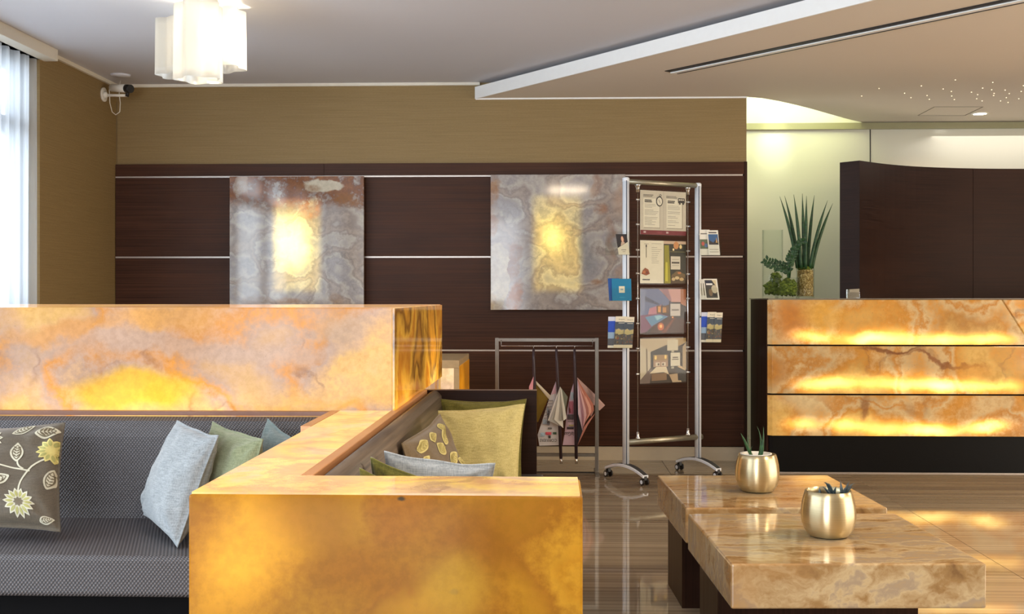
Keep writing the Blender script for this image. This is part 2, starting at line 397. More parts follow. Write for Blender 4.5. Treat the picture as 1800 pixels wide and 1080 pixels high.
# ------------------------------------------------------------------ mesh helpers
class MB:
    def __init__(s): s.v = []; s.f = []; s.mi = []; s.k = 0; s.sm = []
    def add(s, vs, fs, mi=None, smooth=False):
        b = len(s.v); s.v += [Vector(p) for p in vs]
        for f in fs: s.f.append([b+i for i in f]); s.mi.append(s.k if mi is None else mi); s.sm.append(smooth)
        return s
    def box(s, x0, x1, y0, y1, z0, z1, mi=None):
        vs = [(x, y, z) for z in (z0, z1) for y in (y0, y1) for x in (x0, x1)]
        return s.add(vs, [(0, 2, 3, 1), (4, 5, 7, 6), (0, 1, 5, 4), (2, 6, 7, 3), (0, 4, 6, 2), (1, 3, 7, 5)], mi)
    def obox(s, o, r, f, u, mi=None):
        """box from corner o along three edge vectors"""
        o, r, f, u = map(Vector, (o, r, f, u))
        vs = [o+r*a+f*b+u*c for c in (0, 1) for b in (0, 1) for a in (0, 1)]
        return s.add(vs, [(0, 2, 3, 1), (4, 5, 7, 6), (0, 1, 5, 4), (2, 6, 7, 3), (0, 4, 6, 2), (1, 3, 7, 5)], mi)
    def tube(s, pts, r, n=10, mi=None, cap=True):
        pts = [Vector(p) for p in pts]; rs = r if isinstance(r, (list, tuple)) else [r]*len(pts)
        t0 = (pts[1]-pts[0]).normalized(); ref = Vector((0, 0, 1)) if abs(t0.z) < 0.9 else Vector((1, 0, 0))
        a = t0.cross(ref).normalized(); vs = []; fs = []
        for i, p in enumerate(pts):
            t = (pts[min(i+1, len(pts)-1)]-pts[max(i-1, 0)]).normalized()
            a = (a-t*a.dot(t)).normalized(); b = t.cross(a)
            for k in range(n):
                th = 2*PI*k/n; vs.append(p+(a*math.cos(th)+b*math.sin(th))*rs[i])
        for i in range(len(pts)-1):
            for k in range(n):
                fs.append((i*n+k, i*n+(k+1) % n, (i+1)*n+(k+1) % n, (i+1)*n+k))
        s.add(vs, fs, mi, True)
        if cap:
            b0 = len(s.v)-len(vs)
            s.f.append([b0+k for k in range(n)][::-1]); s.mi.append(s.k if mi is None else mi); s.sm.append(False)
            s.f.append([b0+(len(pts)-1)*n+k for k in range(n)]); s.mi.append(s.k if mi is None else mi); s.sm.append(False)
        return s
    def lathe(s, c, prof, n=40, mi=None, close=False):
        """prof = [(radius, z)...] about the vertical through c"""
        vs = []; fs = []; c = Vector(c)
        for (r, z) in prof:
            for k in range(n):
                th = 2*PI*k/n; vs.append(c+Vector((r*math.cos(th), r*math.sin(th), z)))
        m = len(prof)
        for i in range(m if close else m-1):
            j = (i+1) % m
            for k in range(n): fs.append((i*n+k, i*n+(k+1) % n, j*n+(k+1) % n, j*n+k))
        return s.add(vs, fs, mi, True)
    def prism(s, poly, z0, z1, mi=None):
        n = len(poly); vs = [(x, y, z0) for x, y in poly]+[(x, y, z1) for x, y in poly]
        return s.add(vs, [tuple(range(n))[::-1], tuple(range(n, 2*n))]+[(i, (i+1) % n, n+(i+1) % n, n+i) for i in range(n)], mi)
    def prism_xz(s, poly, y0, y1, mi=None):
        n = len(poly); vs = [(x, y0, z) for x, z in poly]+[(x, y1, z) for x, z in poly]
        return s.add(vs, [tuple(range(n)), tuple(range(n, 2*n))[::-1]]+[(i, n+i, n+(i+1) % n, (i+1) % n) for i in range(n)], mi)
    def build(s, name, mats, parent=None, origin=None, bevel=0, seg=2, smooth=False, solid=0):
        me = bpy.data.meshes.new(name)
        inv = None
        if parent is not None:
            m = Matrix.Identity(4); q = parent
            while q is not None: m = q.matrix_basis @ m; q = q.parent
            inv = m.inverted()
        elif origin is not None: inv = Matrix.Translation(-Vector(origin))
        vs = [inv @ p for p in s.v] if inv else s.v
        me.from_pydata([tuple(p) for p in vs], [], s.f)
        mats = mats if isinstance(mats, (list, tuple)) else [mats]
        for m_ in mats: me.materials.append(m_)
        for p, i, sm in zip(me.polygons, s.mi, s.sm):
            p.material_index = min(i, len(mats)-1); p.use_smooth = sm or smooth
        me.update()
        bm = bmesh.new(); bm.from_mesh(me); bmesh.ops.recalc_face_normals(bm, faces=bm.faces); bm.to_mesh(me); bm.free()
        o = bpy.data.objects.new(name, me); COL.objects.link(o)
        if parent is not None: o.parent = parent
        elif origin is not None: o.location = origin
        if bevel:
            b = o.modifiers.new('bevel', 'BEVEL'); b.width = bevel; b.segments = seg; b.limit_method = 'ANGLE'; b.angle_limit = 0.7
        if solid:
            b = o.modifiers.new('solidify', 'SOLIDIFY'); b.thickness = solid
        return o
def tag(o, label=None, cat=None, group=None, kind=None):
    if label: o['label'] = label
    if cat: o['category'] = cat
    if group: o['group'] = group
    if kind: o['kind'] = kind
    return o
def thing(name, label, cat, loc=(0, 0, 0), rz=0, group=None):
    o = bpy.data.objects.new(name, None); o.empty_display_size = 0.1; COL.objects.link(o)
    o.location = loc; o.rotation_euler = (0, 0, rz)
    return tag(o, label, cat, group)
def struct(name, mb, mat, origin=(0, 0, 0), **k):
    o = mb.build(name, mat, origin=origin, **k); o['kind'] = 'structure'; return o
def box(x0, x1, y0, y1, z0, z1): return MB().box(x0, x1, y0, y1, z0, z1)

def flat_prints(parent, name, o, r, u, n, items, off=0.0006, label=None):
    """flat print on a sheet: items = [(polygon in sheet coordinates 0..1, rgb)]; one mesh, one layer per item"""
    mb = MB(); mats = []; idx = {}
    nn = Vector(n).normalized()
    for i, (poly, rgb) in enumerate(items):
        if rgb not in idx:
            idx[rgb] = len(mats); mats.append(plain(rgb, 0.55, var=0.03, name='print_ink'))
        vs = [Vector(o)+Vector(r)*a+Vector(u)*b+nn*off*(1+i*0.12) for a, b in poly]
        mb.add(vs, [tuple(range(len(vs)))], idx[rgb])
    ob = mb.build(name, mats, parent)
    if label: ob['label'] = label
    return ob
def rect(a0, b0, a1, b1): return [(a0, b0), (a1, b0), (a1, b1), (a0, b1)]
def disc(cx, cy, rx, ry, n=14): return [(cx+rx*math.cos(2*PI*k/n), cy+ry*math.sin(2*PI*k/n)) for k in range(n)]

def text_part(txt, parent, o, r, u, height, rgb, name='lettering', width=None, bold=0.0):
    """lettering lying in the plane (r, u); o = lower left corner of the text"""
    c = bpy.data.curves.new('text', 'FONT'); c.body = txt; c.size = 1.0; c.resolution_u = 3; c.offset = bold
    t = bpy.data.objects.new('text', c); COL.objects.link(t)
    dg = bpy.context.evaluated_depsgraph_get(); dg.update()
    me = bpy.data.meshes.new_from_object(t.evaluated_get(dg))
    bpy.data.objects.remove(t)
    if not me.vertices: return None
    xs = [v.co.x for v in me.vertices]; ys = [v.co.y for v in me.vertices]
    x0, x1, y0, y1 = min(xs), max(xs), min(ys), max(ys)
    k = height/(y1-y0); kx = width/(x1-x0) if width else k
    r = Vector(r).normalized(); u = Vector(u).normalized(); o = Vector(o)
    mb = MB()
    mb.add([o+r*((v.co.x-x0)*kx)+u*((v.co.y-y0)*k) for v in me.vertices], [tuple(p.vertices) for p in me.polygons])
    return mb.build(name, plain(rgb, 0.5, name='ink'), parent)

# ================================================================== SETTING
WL, WB, WE = -3.06, 7.90, 1.342      # left wall x, back wall y, right end of the back wall
RB = 9.10                            # wall behind the reception
# floor with individual tiles
fl = struct('floor', box(-3.3, 6.6, -3.2, 9.4, -0.06, -0.012), plain((70, 58, 48), 0.6, name='grout'))
TX, TY = 1.13, 1.03
tile_me = None
for i in range(-3, 6):
    for j in range(-3, 9):
        x0 = 0.757-TX+i*TX; y0 = 6.0-6*TY+j*TY+TY
        if x0 > 6.4 or x0+TX < -3.3 or y0 > 9.3: continue
        if tile_me is None:
            t = box(0.0015, TX-0.0015, 0.0015, TY-0.0015, -0.012, 0).build('tile', M['floor'], origin=(0, 0, 0)); tile_me = t.data
        else:
            t = bpy.data.objects.new('tile', tile_me); COL.objects.link(t)
        t.parent = fl; t.location = (x0, y0, 0)
# walls
wl = MB(); wl.box(WL-0.2, WL, 6.70, 8.1, 0, 2.8); wl.box(WL-0.2, WL, -3.0, -1.84, 0, 2.8); wl.box(WL-0.2, WL, -1.84, 6.70, 2.55, 2.8)
wall_left = struct('wall_left', wl, M['wallpaper'])
wall_back = struct('wall_back', box(WL-0.2, WE-0.02, WB, WB+0.16, 0, 2.8), M['wallpaper'])
struct('wall_light_block', box(-0.4, 6.6, -3.2, -3.05, 0, 2.62), plain((196, 182, 160), 0.7, name='block_wall_paint'))  # unseen wall, added to cut the frontal light
struct('wall_right', box(6.5, 6.6, -3.0, 9.3, 0, 3.0), M['white_paint'])
rw = box(-0.5, 6.6, RB, RB+0.12, 0, 3.0)
wall_rec = struct('wall_reception', rw, M['backwall'])
struct('trim_1', box(1.2, 6.5, RB-0.03, RB, 2.455, 2.505), plain((150, 146, 112), 0.35, var=0.02, name='trim_olive'))
struct('trim_2', box(2.515, 2.522, RB-0.004, RB, 0, 2.455), M['black'])
struct('trim_3', box(2.70, 6.5, RB-0.012, RB, 2.105, 2.12), plain((190, 178, 160), 0.3, name='trim_rail'))
# ceiling
struct('ceiling', box(WL-0.2, 6.6, -3.2, WB+0.16, 2.62, 2.70), M['ceiling_paint'])
struct('ceiling_recess', box(WE-0.6, 6.6, WB+0.05, RB+0.12, 3.0, 3.06), plain((214, 220, 190), 0.8, var=0.01, name='recess_paint'))
slab_poly = [(-0.525, 7.9), (1.342, 7.9), (1.60, 8.08), (1.90, 8.42), (2.25, 8.86), (2.49, 9.1), (6.5, 9.1), (6.5, -3.0), (8.08-0.0, -3.0)]
slab_poly = [(-0.525, 7.9), (1.335, 7.9), (1.46, 7.955), (1.60, 8.08), (1.76, 8.25), (1.92, 8.44), (2.08, 8.645), (2.25, 8.86), (2.37, 9.0), (2.46, 9.1), (6.5, 9.1), (6.5, -1.0)]
mb = MB(); mb.prism(slab_poly, 2.51, 2.585)
slab = struct('ceiling_dropped', mb, M['slab_paint'])
# light fascia strip along the diagonal edge of the dropped ceiling
d = Vector((6.5+0.525, -1.0-7.9, 0)).normalized(); nn = Vector((d.y, -d.x, 0))
mb = MB(); mb.obox(Vector((-0.525, 7.9, 2.506))+nn*0.0, d*11.3, nn*0.012, (0, 0, 0.083))
struct('trim_4', mb, M['white_paint'])
struct('trim_5', box(-0.53, WE, WB-0.014, WB, 2.50, 2.512), M['white_paint'])
struct('trim_6', box(WL, -0.5, WB-0.02, WB, 2.600, 2.62), M['trim_paint'])
struct('trim_7', box(WL, WL+0.02, 6.75, WB, 2.596, 2.62), M['trim_paint'])
struct('trim_8', box(WL-0.16, WL+0.085, -2.0, 6.76, 2.55, 2.62), M['trim_paint'], bevel=0.002)
struct('trim_9', box(WL+0.0, WL+0.006, WB-0.006, WB, 2.06, 2.5), plain((120, 98, 60), 0.6, name='corner_cord'))
struct('baseboard_back', box(WL, WE-0.001, WB-0.016, WB, 0, 0.094), plain((196, 184, 160), 0.3, var=0.02, name='baseboard_stone'))
struct('baseboard_left', box(WL, WL+0.016, 6.7, WB, 0, 0.094), plain((196, 184, 160), 0.3, var=0.02, name='baseboard_stone'))
# long window with frame behind the sheer curtain
mb = MB()
for z0, z1 in ((0.02, 0.08), (2.08, 2.18), (2.47, 2.55), (1.02, 1.07)): mb.box(WL-0.16, WL-0.10, -1.84, 6.7, z0, z1)
y = -1.84
while y < 6.8: mb.box(WL-0.17, WL-0.09, min(y, 6.64), min(y, 6.64)+0.06, 0.0, 2.55); y += 1.22
win = struct('window_1', mb, plain((96, 104, 116), 0.4, name='window_frame'))
for k in range(7):
    box(WL-0.135, WL-0.128, -1.78+1.22*k, -1.84+1.22*(k+1), 0.08, 2.47).build('pane', M['pane'], win)
# sheer curtain
mb = MB(); vs = []; fs = []; NC, NR = 240, 10
for i in range(NC+1):
    y = 4.9+(6.69-4.9)*i/NC
    for j in range(NR+1):
        z = 0.03+2.53*j/NR
        a = 0.022*math.sin(y*2*PI/0.115+0.8*math.sin(y*3.1)+0.25*math.sin(z*1.7))+0.008*math.sin(y*2*PI/0.043)
        vs.append((WL-0.035+a, y, z))
for i in range(NC):
    for j in range(NR):
        q = i*(NR+1)+j; fs.append((q, q+1, q+NR+2, q+NR+1))
mb.add(vs, fs, 0, True)
cur = mb.build('curtain', M['sheer'], origin=(WL-0.035, 5.8, 0))
tag(cur, 'sheer white floor length curtain hanging at the far left window', 'curtain')

# wood panelling on the back wall: four rows, flush metal inlay strips between
rows = [(0.100, 0.752), (0.765, 1.400), (1.413, 1.962), (1.974, 2.058)]
seams = [[WL+0.003, WE-0.02], [WL+0.003, WE-0.02], [WL+0.003, WE-0.02], [WL+0.003, -1.585, WE-0.02]]
struct('trim_10', box(WL, WE-0.02, WB-0.008, WB, 0.094, 2.054), M['blacksoft'])
for (z0, z1), sm in zip(rows, seams):
    for a, b in zip(sm[:-1], sm[1:]):
        p = box(a+0.0008, b-0.0008, WB-0.028, WB-0.006, z0, z1).build('wood_panel', M['wenge'], wall_back, bevel=0.0012)
for k, z in enumerate((0.752, 1.400, 1.962)):
    box(WL+0.002, WE-0.03, WB-0.026, WB-0.006, z+0.001, z+0.0115).build('metal_inlay', M['strip_metal'], wall_back)
# the paneled end beside the reception
box(WE-0.02, WE, WB-0.03, WB+0.16, 0, 2.06).build('wood_panel', M['wenge_v'], wall_back)
box(WE-0.02, WE, WB-0.0, WB+0.16, 2.06, 2.51).build('wall_end', M['wallpaper'], wall_back)

# ================================================================== CEILING FITTINGS
# cloud-shaped opal glass ceiling lamp
LC = at(357, 80, 5.72)
lamp = thing('ceiling_lamp', 'white opal glass ceiling lamp of three wavy overlapping shades', 'ceiling lamp', (LC.x, LC.y, 2.62))
def shade(cu, Z, y_top, y_bot, wpx, ph, lobes=5):
    c = at(cu, 80, Z); r0 = wpx/2*Z/2000/1.09
    zt = min(CAM_H-(y_top-HOR)/2000*Z, 2.59); zb = CAM_H-(y_bot-HOR)/2000*Z
    n = 72; vs = []; fs = []; R = 8
    for j in range(R+1):
        for k in range(n):
            th = 2*PI*k/n; r = r0*(1+0.16*math.cos(lobes*th+ph)+0.03*math.cos(2*th+ph*2))*(1-0.03*j/R)
            vs.append((c.x+r*math.cos(th), c.y+r*math.sin(th), zb+(zt-zb)*j/R))
    for j in range(R):
        for k in range(n): fs.append((j*n+k, j*n+(k+1) % n, (j+1)*n+(k+1) % n, (j+1)*n+k))
    mb = MB().add(vs, fs, 0, True)
    return mb.build('glass_shade', M['opal'], lamp, solid=0.004)
shade(312, 5.85, 36, 134, 74, 0.5)
shade(350, 5.62, 8, 141, 84, 2.2)
shade(390, 5.80, 16, 121, 84, 4.0)
MB().lathe((LC.x+0.02, LC.y, 2.59), [(0.0, 0.0), (0.05, 0.0), (0.055, 0.03), (0.0, 0.03)], 24).build('ceiling_rose', M['white_plastic'], lamp)
bl = at(365, 58, 5.74)
MB().tube([(bl.x, bl.y, 2.60), (bl.x, bl.y, bl.z+0.04)], 0.006).build('rod', M['steel'], lamp)
MB().lathe((bl.x, bl.y, bl.z-0.035), [(0.001, 0), (0.022, 0.012), (0.030, 0.035), (0.022, 0.06), (0.012, 0.08), (0.001, 0.082)], 20).build('bulb', M['lamp_on'], lamp)
pl = bpy.data.lights.new('lamp_glow', 'POINT'); pl.energy = 16; pl.color = (1.0, 0.84, 0.60); pl.shadow_soft_size = 0.09
po = bpy.data.objects.new('lamp_glow', pl); COL.objects.link(po); po.location = (bl.x, bl.y, bl.z-0.06)

# small smoke detector cover by the corner
sd = at(212, 132, 7.63)
o = MB().lathe((sd.x, sd.y, 2.608), [(0.001, 0), (0.06, 0.0), (0.066, 0.012), (0.001, 0.012)], 28).build('ceiling_cover', M['ceiling_paint'], origin=(sd.x, sd.y, 2.608))
tag(o, 'small round white cover on the ceiling above the security camera', 'ceiling cover')

# security camera on the left wall
cb = Vector((WL, 7.66, 2.515))
sec = thing('security_camera', 'white bullet security camera on a wall bracket in the left corner', 'security camera', cb)
mb = MB(); mb.tube([cb+Vector((0, 0, -0.005)), cb+Vector((0.012, 0, -0.005))], 0.048, 24); mb.tube([cb+Vector((0.012, 0, -0.008)), cb+Vector((0.03, 0, -0.008))], [0.03, 0.014], 16)
mb.build('wall_plate', M['white_plastic'], sec)
mb = MB(); mb.tube([cb+Vector((0.02, 0, -0.01)), cb+Vector((0.165, 0, -0.012))], 0.0095, 12); mb.build('arm', M['white_plastic'], sec)
mb = MB(); mb.tube([cb+Vector((0.165, 0, -0.02)), cb+Vector((0.172, 0, 0.02))], 0.013, 12); mb.build('swivel_joint', M['black'], sec)
a = cb+Vector((0.055, 0.02, 0.045)); b_ = cb+Vector((0.185, -0.06, 0.024)); dd = (b_-a).normalized()
mb = MB(); mb.tube([a, b_], 0.027, 20); mb.build('camera_body', M['white_plastic'], sec)
mb = MB(); mb.tube([b_, b_+dd*0.045], [0.0285, 0.028], 20); mb.build('lens_hood', M['black'], sec)
cp = [cb+Vector(v) for v in ((0.05, 0.02, 0.05), (0.035, 0.02, 0.03), (0.04, 0.02, -0.06), (0.055, 0.02, -0.12), (0.08, 0.02, -0.14), (0.108, 0.02, -0.12), (0.112, 0.02, -0.06), (0.10, 0.03, 0.0), (0.09, 0.06, 0.06), (0.09, 0.08, 0.105))]
mb = MB(); mb.tube(cp, 0.0028, 6); mb.build('cable', M['white_plastic'], sec)

# linear slot diffuser in the dropped ceiling
A = Vector((0.734, 7.01, 2.51)); B = Vector((2.13, 5.40, 2.51)); dv = (B-A).normalized(); B2 = A+dv*4.6; sv = Vector((-dv.y, dv.x, 0))
slot = thing('slot_diffuser', 'long dark linear air slot running diagonally across the dropped ceiling', 'air vent', A)
MB().obox(A-sv*0.06+Vector((0, 0, -0.004)), dv*4.6, sv*0.12, (0, 0, 0.0035)).build('slot_frame', M['black'], slot)
MB().obox(A-sv*0.010+Vector((0, 0, -0.010)), dv*4.6, sv*0.034, (0, 0, 0.006)).build('vane', M['white_paint'], slot)
MB().obox(A+sv*0.050+Vector((0, 0, -0.007)), dv*4.6, sv*0.006, (0, 0, 0.003)).build('vane', M['steel'], slot)

# fibre-optic star points
stars = [(918, 87), (812, 133), (1073, 116), (1112, 143), (1175, 72), (1224, 153), (1210, 130), (1308, 90), (1358, 105), (1360, 133), (1376, 155), (1382, 35),
         (1480, 110), (1512, 150), (1518, 125), (1545, 163), (1548, 85), (1603, 95), (1610, 50), (1618, 117), (1615, 130), (1657, 163), (1685, 97), (1692, 143), (1703, 172),
         (1710, 118), (1768, 150), (1783, 105), (1796, 70)]
sm_ = None
for (sx, sy) in stars:
    u, v = 1280+sx/3.4615, 130+sy/3.4615
    p = at(u, v, 2000*(2.51-CAM_H)/(HOR-v))
    if sm_ is None:
        t = MB().lathe((0, 0, -0.004), [(0.0005, 0), (0.003, 0.0), (0.004, 0.0035), (0.0005, 0.0035)], 8).build('star_light', M['fiber'], origin=(0, 0, 0)); sm_ = t.data
    else: t = bpy.data.objects.new('star_light', sm_); COL.objects.link(t)
    t.location = (p.x, p.y, 2.51); t.parent = slab
# recessed downlight and the flush access hatch beside it
p = at(1722.5, 199.3, 8.55)
dl = thing('downlight', 'lit round recessed downlight in the dropped ceiling above reception', 'downlight', (p.x, p.y, 2.51))
MB().lathe((p.x, p.y, 2.503), [(0.0485, 0.0), (0.066, 0.0), (0.066, 0.0065), (0.0485, 0.0065)], 28, close=True).build('ring', M['trim_paint'], dl)
MB().lathe((p.x, p.y, 2.5045), [(0.0005, 0), (0.048, 0.0), (0.048, 0.004), (0.0005, 0.004)], 24).build('lens', M['lamp_on'], dl)
spot('downlight_beam', (p.x, p.y, 2.49), 14, (1.0, 0.88, 0.70), (0, 0.05, -1), 1.5, 0.6, 0.03)
hc = [at(u, v, 2000*(2.51-CAM_H)/(HOR-v)) for u, v in ((1613.7, 203), (1642.6, 187.8), (1727.8, 187.8), (1696, 203))]
mb = MB()
for i in range(4):
    a, b = hc[i], hc[(i+1) % 4]; e = (b-a).normalized(); s_ = Vector((-e.y, e.x, 0))*0.004
    mb.obox(Vector((a.x, a.y, 2.5085))-s_, (b-a), s_*2, (0, 0, 0.0012))
tag(mb.build('access_hatch', plain((120, 112, 98), 0.7, name='hatch_gap'), origin=(hc[0].x, hc[0].y, 2.5085)), 'flush access hatch outlined in the ceiling beside the downlight', 'hatch')

# ================================================================== ONYX
peach = [(0.0, (238, 176, 100)), (0.25, (250, 206, 134)), (0.5, (236, 194, 150)), (0.75, (212, 182, 170)), (1.0, (240, 170, 92))]
ochre = [(0.0, (196, 134, 46)), (0.35, (218, 162, 66)), (0.65, (182, 124, 54)), (1.0, (204, 148, 58))]
greyo = [(0.0, (184, 178, 174)), (0.3, (166, 160, 160)), (0.6, (196, 188, 178)), (0.8, (158, 146, 140)), (1.0, (182, 168, 156))]
amber = [(0.0, (236, 182, 96)), (0.3, (246, 200, 120)), (0.6, (232, 164, 78)), (0.85, (238, 206, 156)), (1.0, (222, 156, 80))]

# ---- tall backlit partition
TX0, TX1, TYF, TYB = -2.60, -0.501, 3.565, 5.12
tall = thing('onyx_partition', 'tall backlit peach onyx partition block behind the left bench', 'partition', ((TX0+TX1)/2, TYF, 0))
def wp(u, v, Y): return tuple(atY(u, v, Y))
m_front = onyx('onyx_tall_front', tuple(tall.location), peach, glow=0.47, fs=1.7, band_scale=1.25, vein=(150, 108, 90), vein_amt=0.5, base_k=0.20, spec=0.10,
    patches=[((wp(330, 610, TYF), (0.62, 1, 0.045), (0.4, 1.2), 1.0), (214, 186, 176), 0.85), ((wp(230, 690, TYF), (0.26, 1, 0.07), (0.5, 1.1), 0.6), (255, 205, 70), 0.9),
             ((wp(560, 700, TYF), (0.3, 1, 0.05), (0.5, 1.2), 0.8), (250, 200, 120), 0.7), ((wp(110, 585, TYF), (0.28, 1, 0.04), (0.4, 1.2), 1.0), (238, 178, 112), 0.8),
             ((wp(600, 570, TYF), (0.12, 1, 0.06), (0.4, 1.2), 0.6), (218, 186, 160), 0.7), ((wp(300, 560, TYF), (0.2, 1, 0.05), (0.4, 1.2), 0.8), (250, 188, 108), 0.7)],
    spots=[((wp(270, 725, TYF), (0.45, 1, 0.10), (0.1, 1.3), 0.5), 0.40), ((wp(20, 700, TYF), (0.2, 1, 0.10), (0.1, 1.3), 0.5), 0.18), ((wp(620, 690, TYF), (0.2, 1, 0.12), (0.1, 1.3), 0.5), 0.12)], seed=0.3, speck=0.6)
box(TX0, TX1, TYF, TYB, 0.0, 1.096).build('onyx_front', m_front, tall, bevel=0.004)
sidem = onyx('onyx_tall_side', tuple(tall.location), [(0.0, (170, 112, 44)), (0.3, (222, 170, 76)), (0.55, (128, 92, 48)), (0.8, (232, 190, 96)), (1.0, (190, 130, 56))], glow=0.30, tint=(255, 220, 130),
    spots=[(((TX1, 3.75, 0.70), (0.3, 0.35, 0.2), (0.1, 1.3), 0.5), 0.7), (((TX1, 4.75, 0.72), (0.3, 0.35, 0.3), (0.1, 1.3), 0.5), 0.8)], seed=2.2, band_scale=1.6, vein_amt=0.5)
box(TX1+0.0002, TX1+0.006, TYF+0.004, TYB-0.002, 0.77, 1.093).build('onyx_side', sidem, tall)

# ---- low divider: middle run between the benches and the near run
low = thing('onyx_divider', 'low T-shaped amber onyx divider glowing in the foreground between the benches', 'divider', (-0.3, 2.16, 0))
nf = tuple(low.location)
m_near = onyx('onyx_near_run', nf, ochre, fs=2.2, glow=0.33, tint=(255, 238, 125), base_k=0.27, spec=0.12, midc=(255, 206, 70), hotc=(255, 220, 90), seed=5.1, band_scale=1.0, speck=0.12, vein_amt=0.15, vein=(150, 100, 50),
    patches=[((wp(620, 1000, 2.06), (0.12, 1, 0.06), (0.3, 1.2), 0.5), (178, 118, 44), 0.8), ((wp(840, 960, 2.06), (0.10, 1, 0.10), (0.3, 1.3), 0.5), (172, 112, 48), 0.8), ((wp(700, 890, 2.06), (0.08, 1, 0.08), (0.3, 1.3), 0.5), (190, 124, 56), 0.6),
             ((wp(798, 1045, 2.06), (0.010, 1, 0.006), (0.4, 1.2), 0.15), (104, 100, 96), 0.9), ((wp(705, 876, 2.06), (0.008, 1, 0.005), (0.4, 1.2), 0.15), (70, 70, 70), 0.9), ((wp(800, 1040, 2.06), (0.08, 1, 0.08), (0.3, 1.2), 0.4), (222, 176, 74), 0.7)],
    spots=[((wp(430, 960, 2.06), (0.13, 1, 0.14), (0.2, 1.2), 0.35), 0.42), ((wp(380, 1060, 2.06), (0.12, 1, 0.10), (0.1, 1.3), 0.35), 0.18)])
m_top = onyx('onyx_divider_top', nf, [(0.0, (246, 206, 150)), (0.35, (250, 222, 150)), (0.6, (232, 196, 164)), (0.8, (250, 214, 130)), (1.0, (224, 176, 130))], glow=0.36, seed=1.3, band_scale=1.8, speck=0.1, base_k=0.5, tw=0.1)
box(-0.665, 0.056, 2.060, 2.265, 0.0, 0.768).build('near_run', m_near, low, bevel=0.005)
MB().prism([(-0.660, 2.065), (-0.005+0.056, 2.065), (0.051, 2.262), (-0.502, 2.262), (-0.505, 3.56), (-0.665, 3.56)], 0.7682, 0.772).build('top_slab', m_top, low)
box(-0.667, -0.505, 2.265, 3.56, 0.0, 0.768).build('middle_run', m_near, low)
MB().box(-0.5048, -0.479, 2.268, 3.5645, 0.70, 0.772).box(-0.4945, -0.479, 3.5645, 4.365, 0.70, 0.772).build('edge_strip', M['strip_wood'], low, bevel=0.002)
MB().box(-0.696, -0.6672, 3.13, 3.56, 0.72, 0.772).build('edge_strip', M['strip_wood'], low, bevel=0.002)
MB().box(-2.6, -0.697, 3.535, 3.5648, 0.757, 0.770).build('edge_strip', plain((120, 78, 58), 0.4, name='wood_lip'), low)

# ---- far low divider block seen past the tall block
far = thing('onyx_block', 'small low lit onyx end block with wood edging, past the tall partition', 'divider', (-0.75, 6.43, 0))
m_far = onyx('onyx_far', tuple(far.location), [(0.0, (250, 232, 200)), (0.5, (236, 210, 196)), (1.0, (244, 220, 160))], glow=0.55, seed=3.3, speck=0)
box(-1.3, -0.555, 6.44, 7.2, 0, 0.735).build('onyx_body', m_far, far, bevel=0.004)
mb = MB(); mb.box(-1.3, -0.525, 6.43, 6.445, 0.725, 0.77); mb.box(-0.555, -0.525, 6.43, 6.445, 0, 0.725)
mb.build('edge_strip', M['pale_edge'], far, bevel=0.002)
box(-1.3, -0.525, 6.445, 7.2, 0.735, 0.77).build('top_board', M['pale_edge'], far, bevel=0.002)
box(-0.555, -0.523, 6.446, 7.2, 0, 0.735).build('side_panel', onyx('onyx_far_side', tuple(far.location), ochre, glow=0.40, seed=2.3, tint=(255, 224, 110), spots=[(((-0.52, 6.6, 0.5), (0.3, 0.25, 0.3), (0.1, 1.2), 0.4), 0.5)]), far)

# ---- left bench
lb = thing('bench', 'charcoal woven upholstered bench facing the viewer at the left', 'bench', (-1.6, 3.2, 0))
mb = MB(); n = 14; prof = [(3.532, 0.44), (3.532, 0.735), (3.525, 0.750), (3.508, 0.757), (3.482, 0.757), (3.462, 0.748), (3.452, 0.728), (3.446, 0.70), (3.440, 0.44)]
vs = [(-2.6, y, z) for y, z in prof]+[(-0.70, y, z) for y, z in prof]; k = len(prof)
mb.add(vs, [tuple(range(k)), tuple(range(k, 2*k))]+[(i, (i+1) % k, k+(i+1) % k, k+i) for i in range(k)], 0, False)
mb.build('backrest', M['weave'], lb, smooth=False)
mb = MB(); mb.box(-2.6, -0.672, 2.937, 3.455, 0.342, 0.452); mb.build('seat', M['weave'], lb, bevel=0.014, seg=4)
MB().box(-0.745, -0.700, 3.10, 3.44, 0.44, 0.716).build('side_bolster', M['wenge_dark'], lb, bevel=0.01, seg=3)
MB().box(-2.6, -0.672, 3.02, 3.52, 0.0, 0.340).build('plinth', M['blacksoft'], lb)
# ---- right bench
rb = thing('bench', 'brown bench with ribbed backrest and dark wood end panel facing right', 'bench', (-0.25, 3.3, 0))
mb = MB(); prof = [(-0.474, 0.44), (-0.474, 0.752), (-0.466, 0.764), (-0.452, 0.770), (-0.438, 0.766), (-0.424, 0.750), (-0.416, 0.70), (-0.412, 0.44)]
k = len(prof); vs = [(x, 2.27, z) for x, z in prof]+[(x, 4.362, z) for x, z in prof]
mb.add(vs, [tuple(range(k)), tuple(range(k, 2*k))]+[(i, (i+1) % k, k+(i+1) % k, k+i) for i in range(k)], 0, True)
mb.build('backrest', M['ribbed'], rb)
MB().box(-0.411, -0.03, 2.27, 4.362, 0.34, 0.452).build('seat', M['weave'], rb, bevel=0.014, seg=4)
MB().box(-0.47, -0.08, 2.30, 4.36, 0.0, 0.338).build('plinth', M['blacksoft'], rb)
MB().box(-0.494, -0.058, 4.372, 4.402, 0.0, 0.769).build('end_panel', M['wenge_dark'], rb, bevel=0.0015)
MB().box(-0.494, -0.0575, 4.3715, 4.4025, 0.7692, 0.7712).build('edge_trim', plain((118, 92, 76), 0.35, name='panel_edge'), rb)

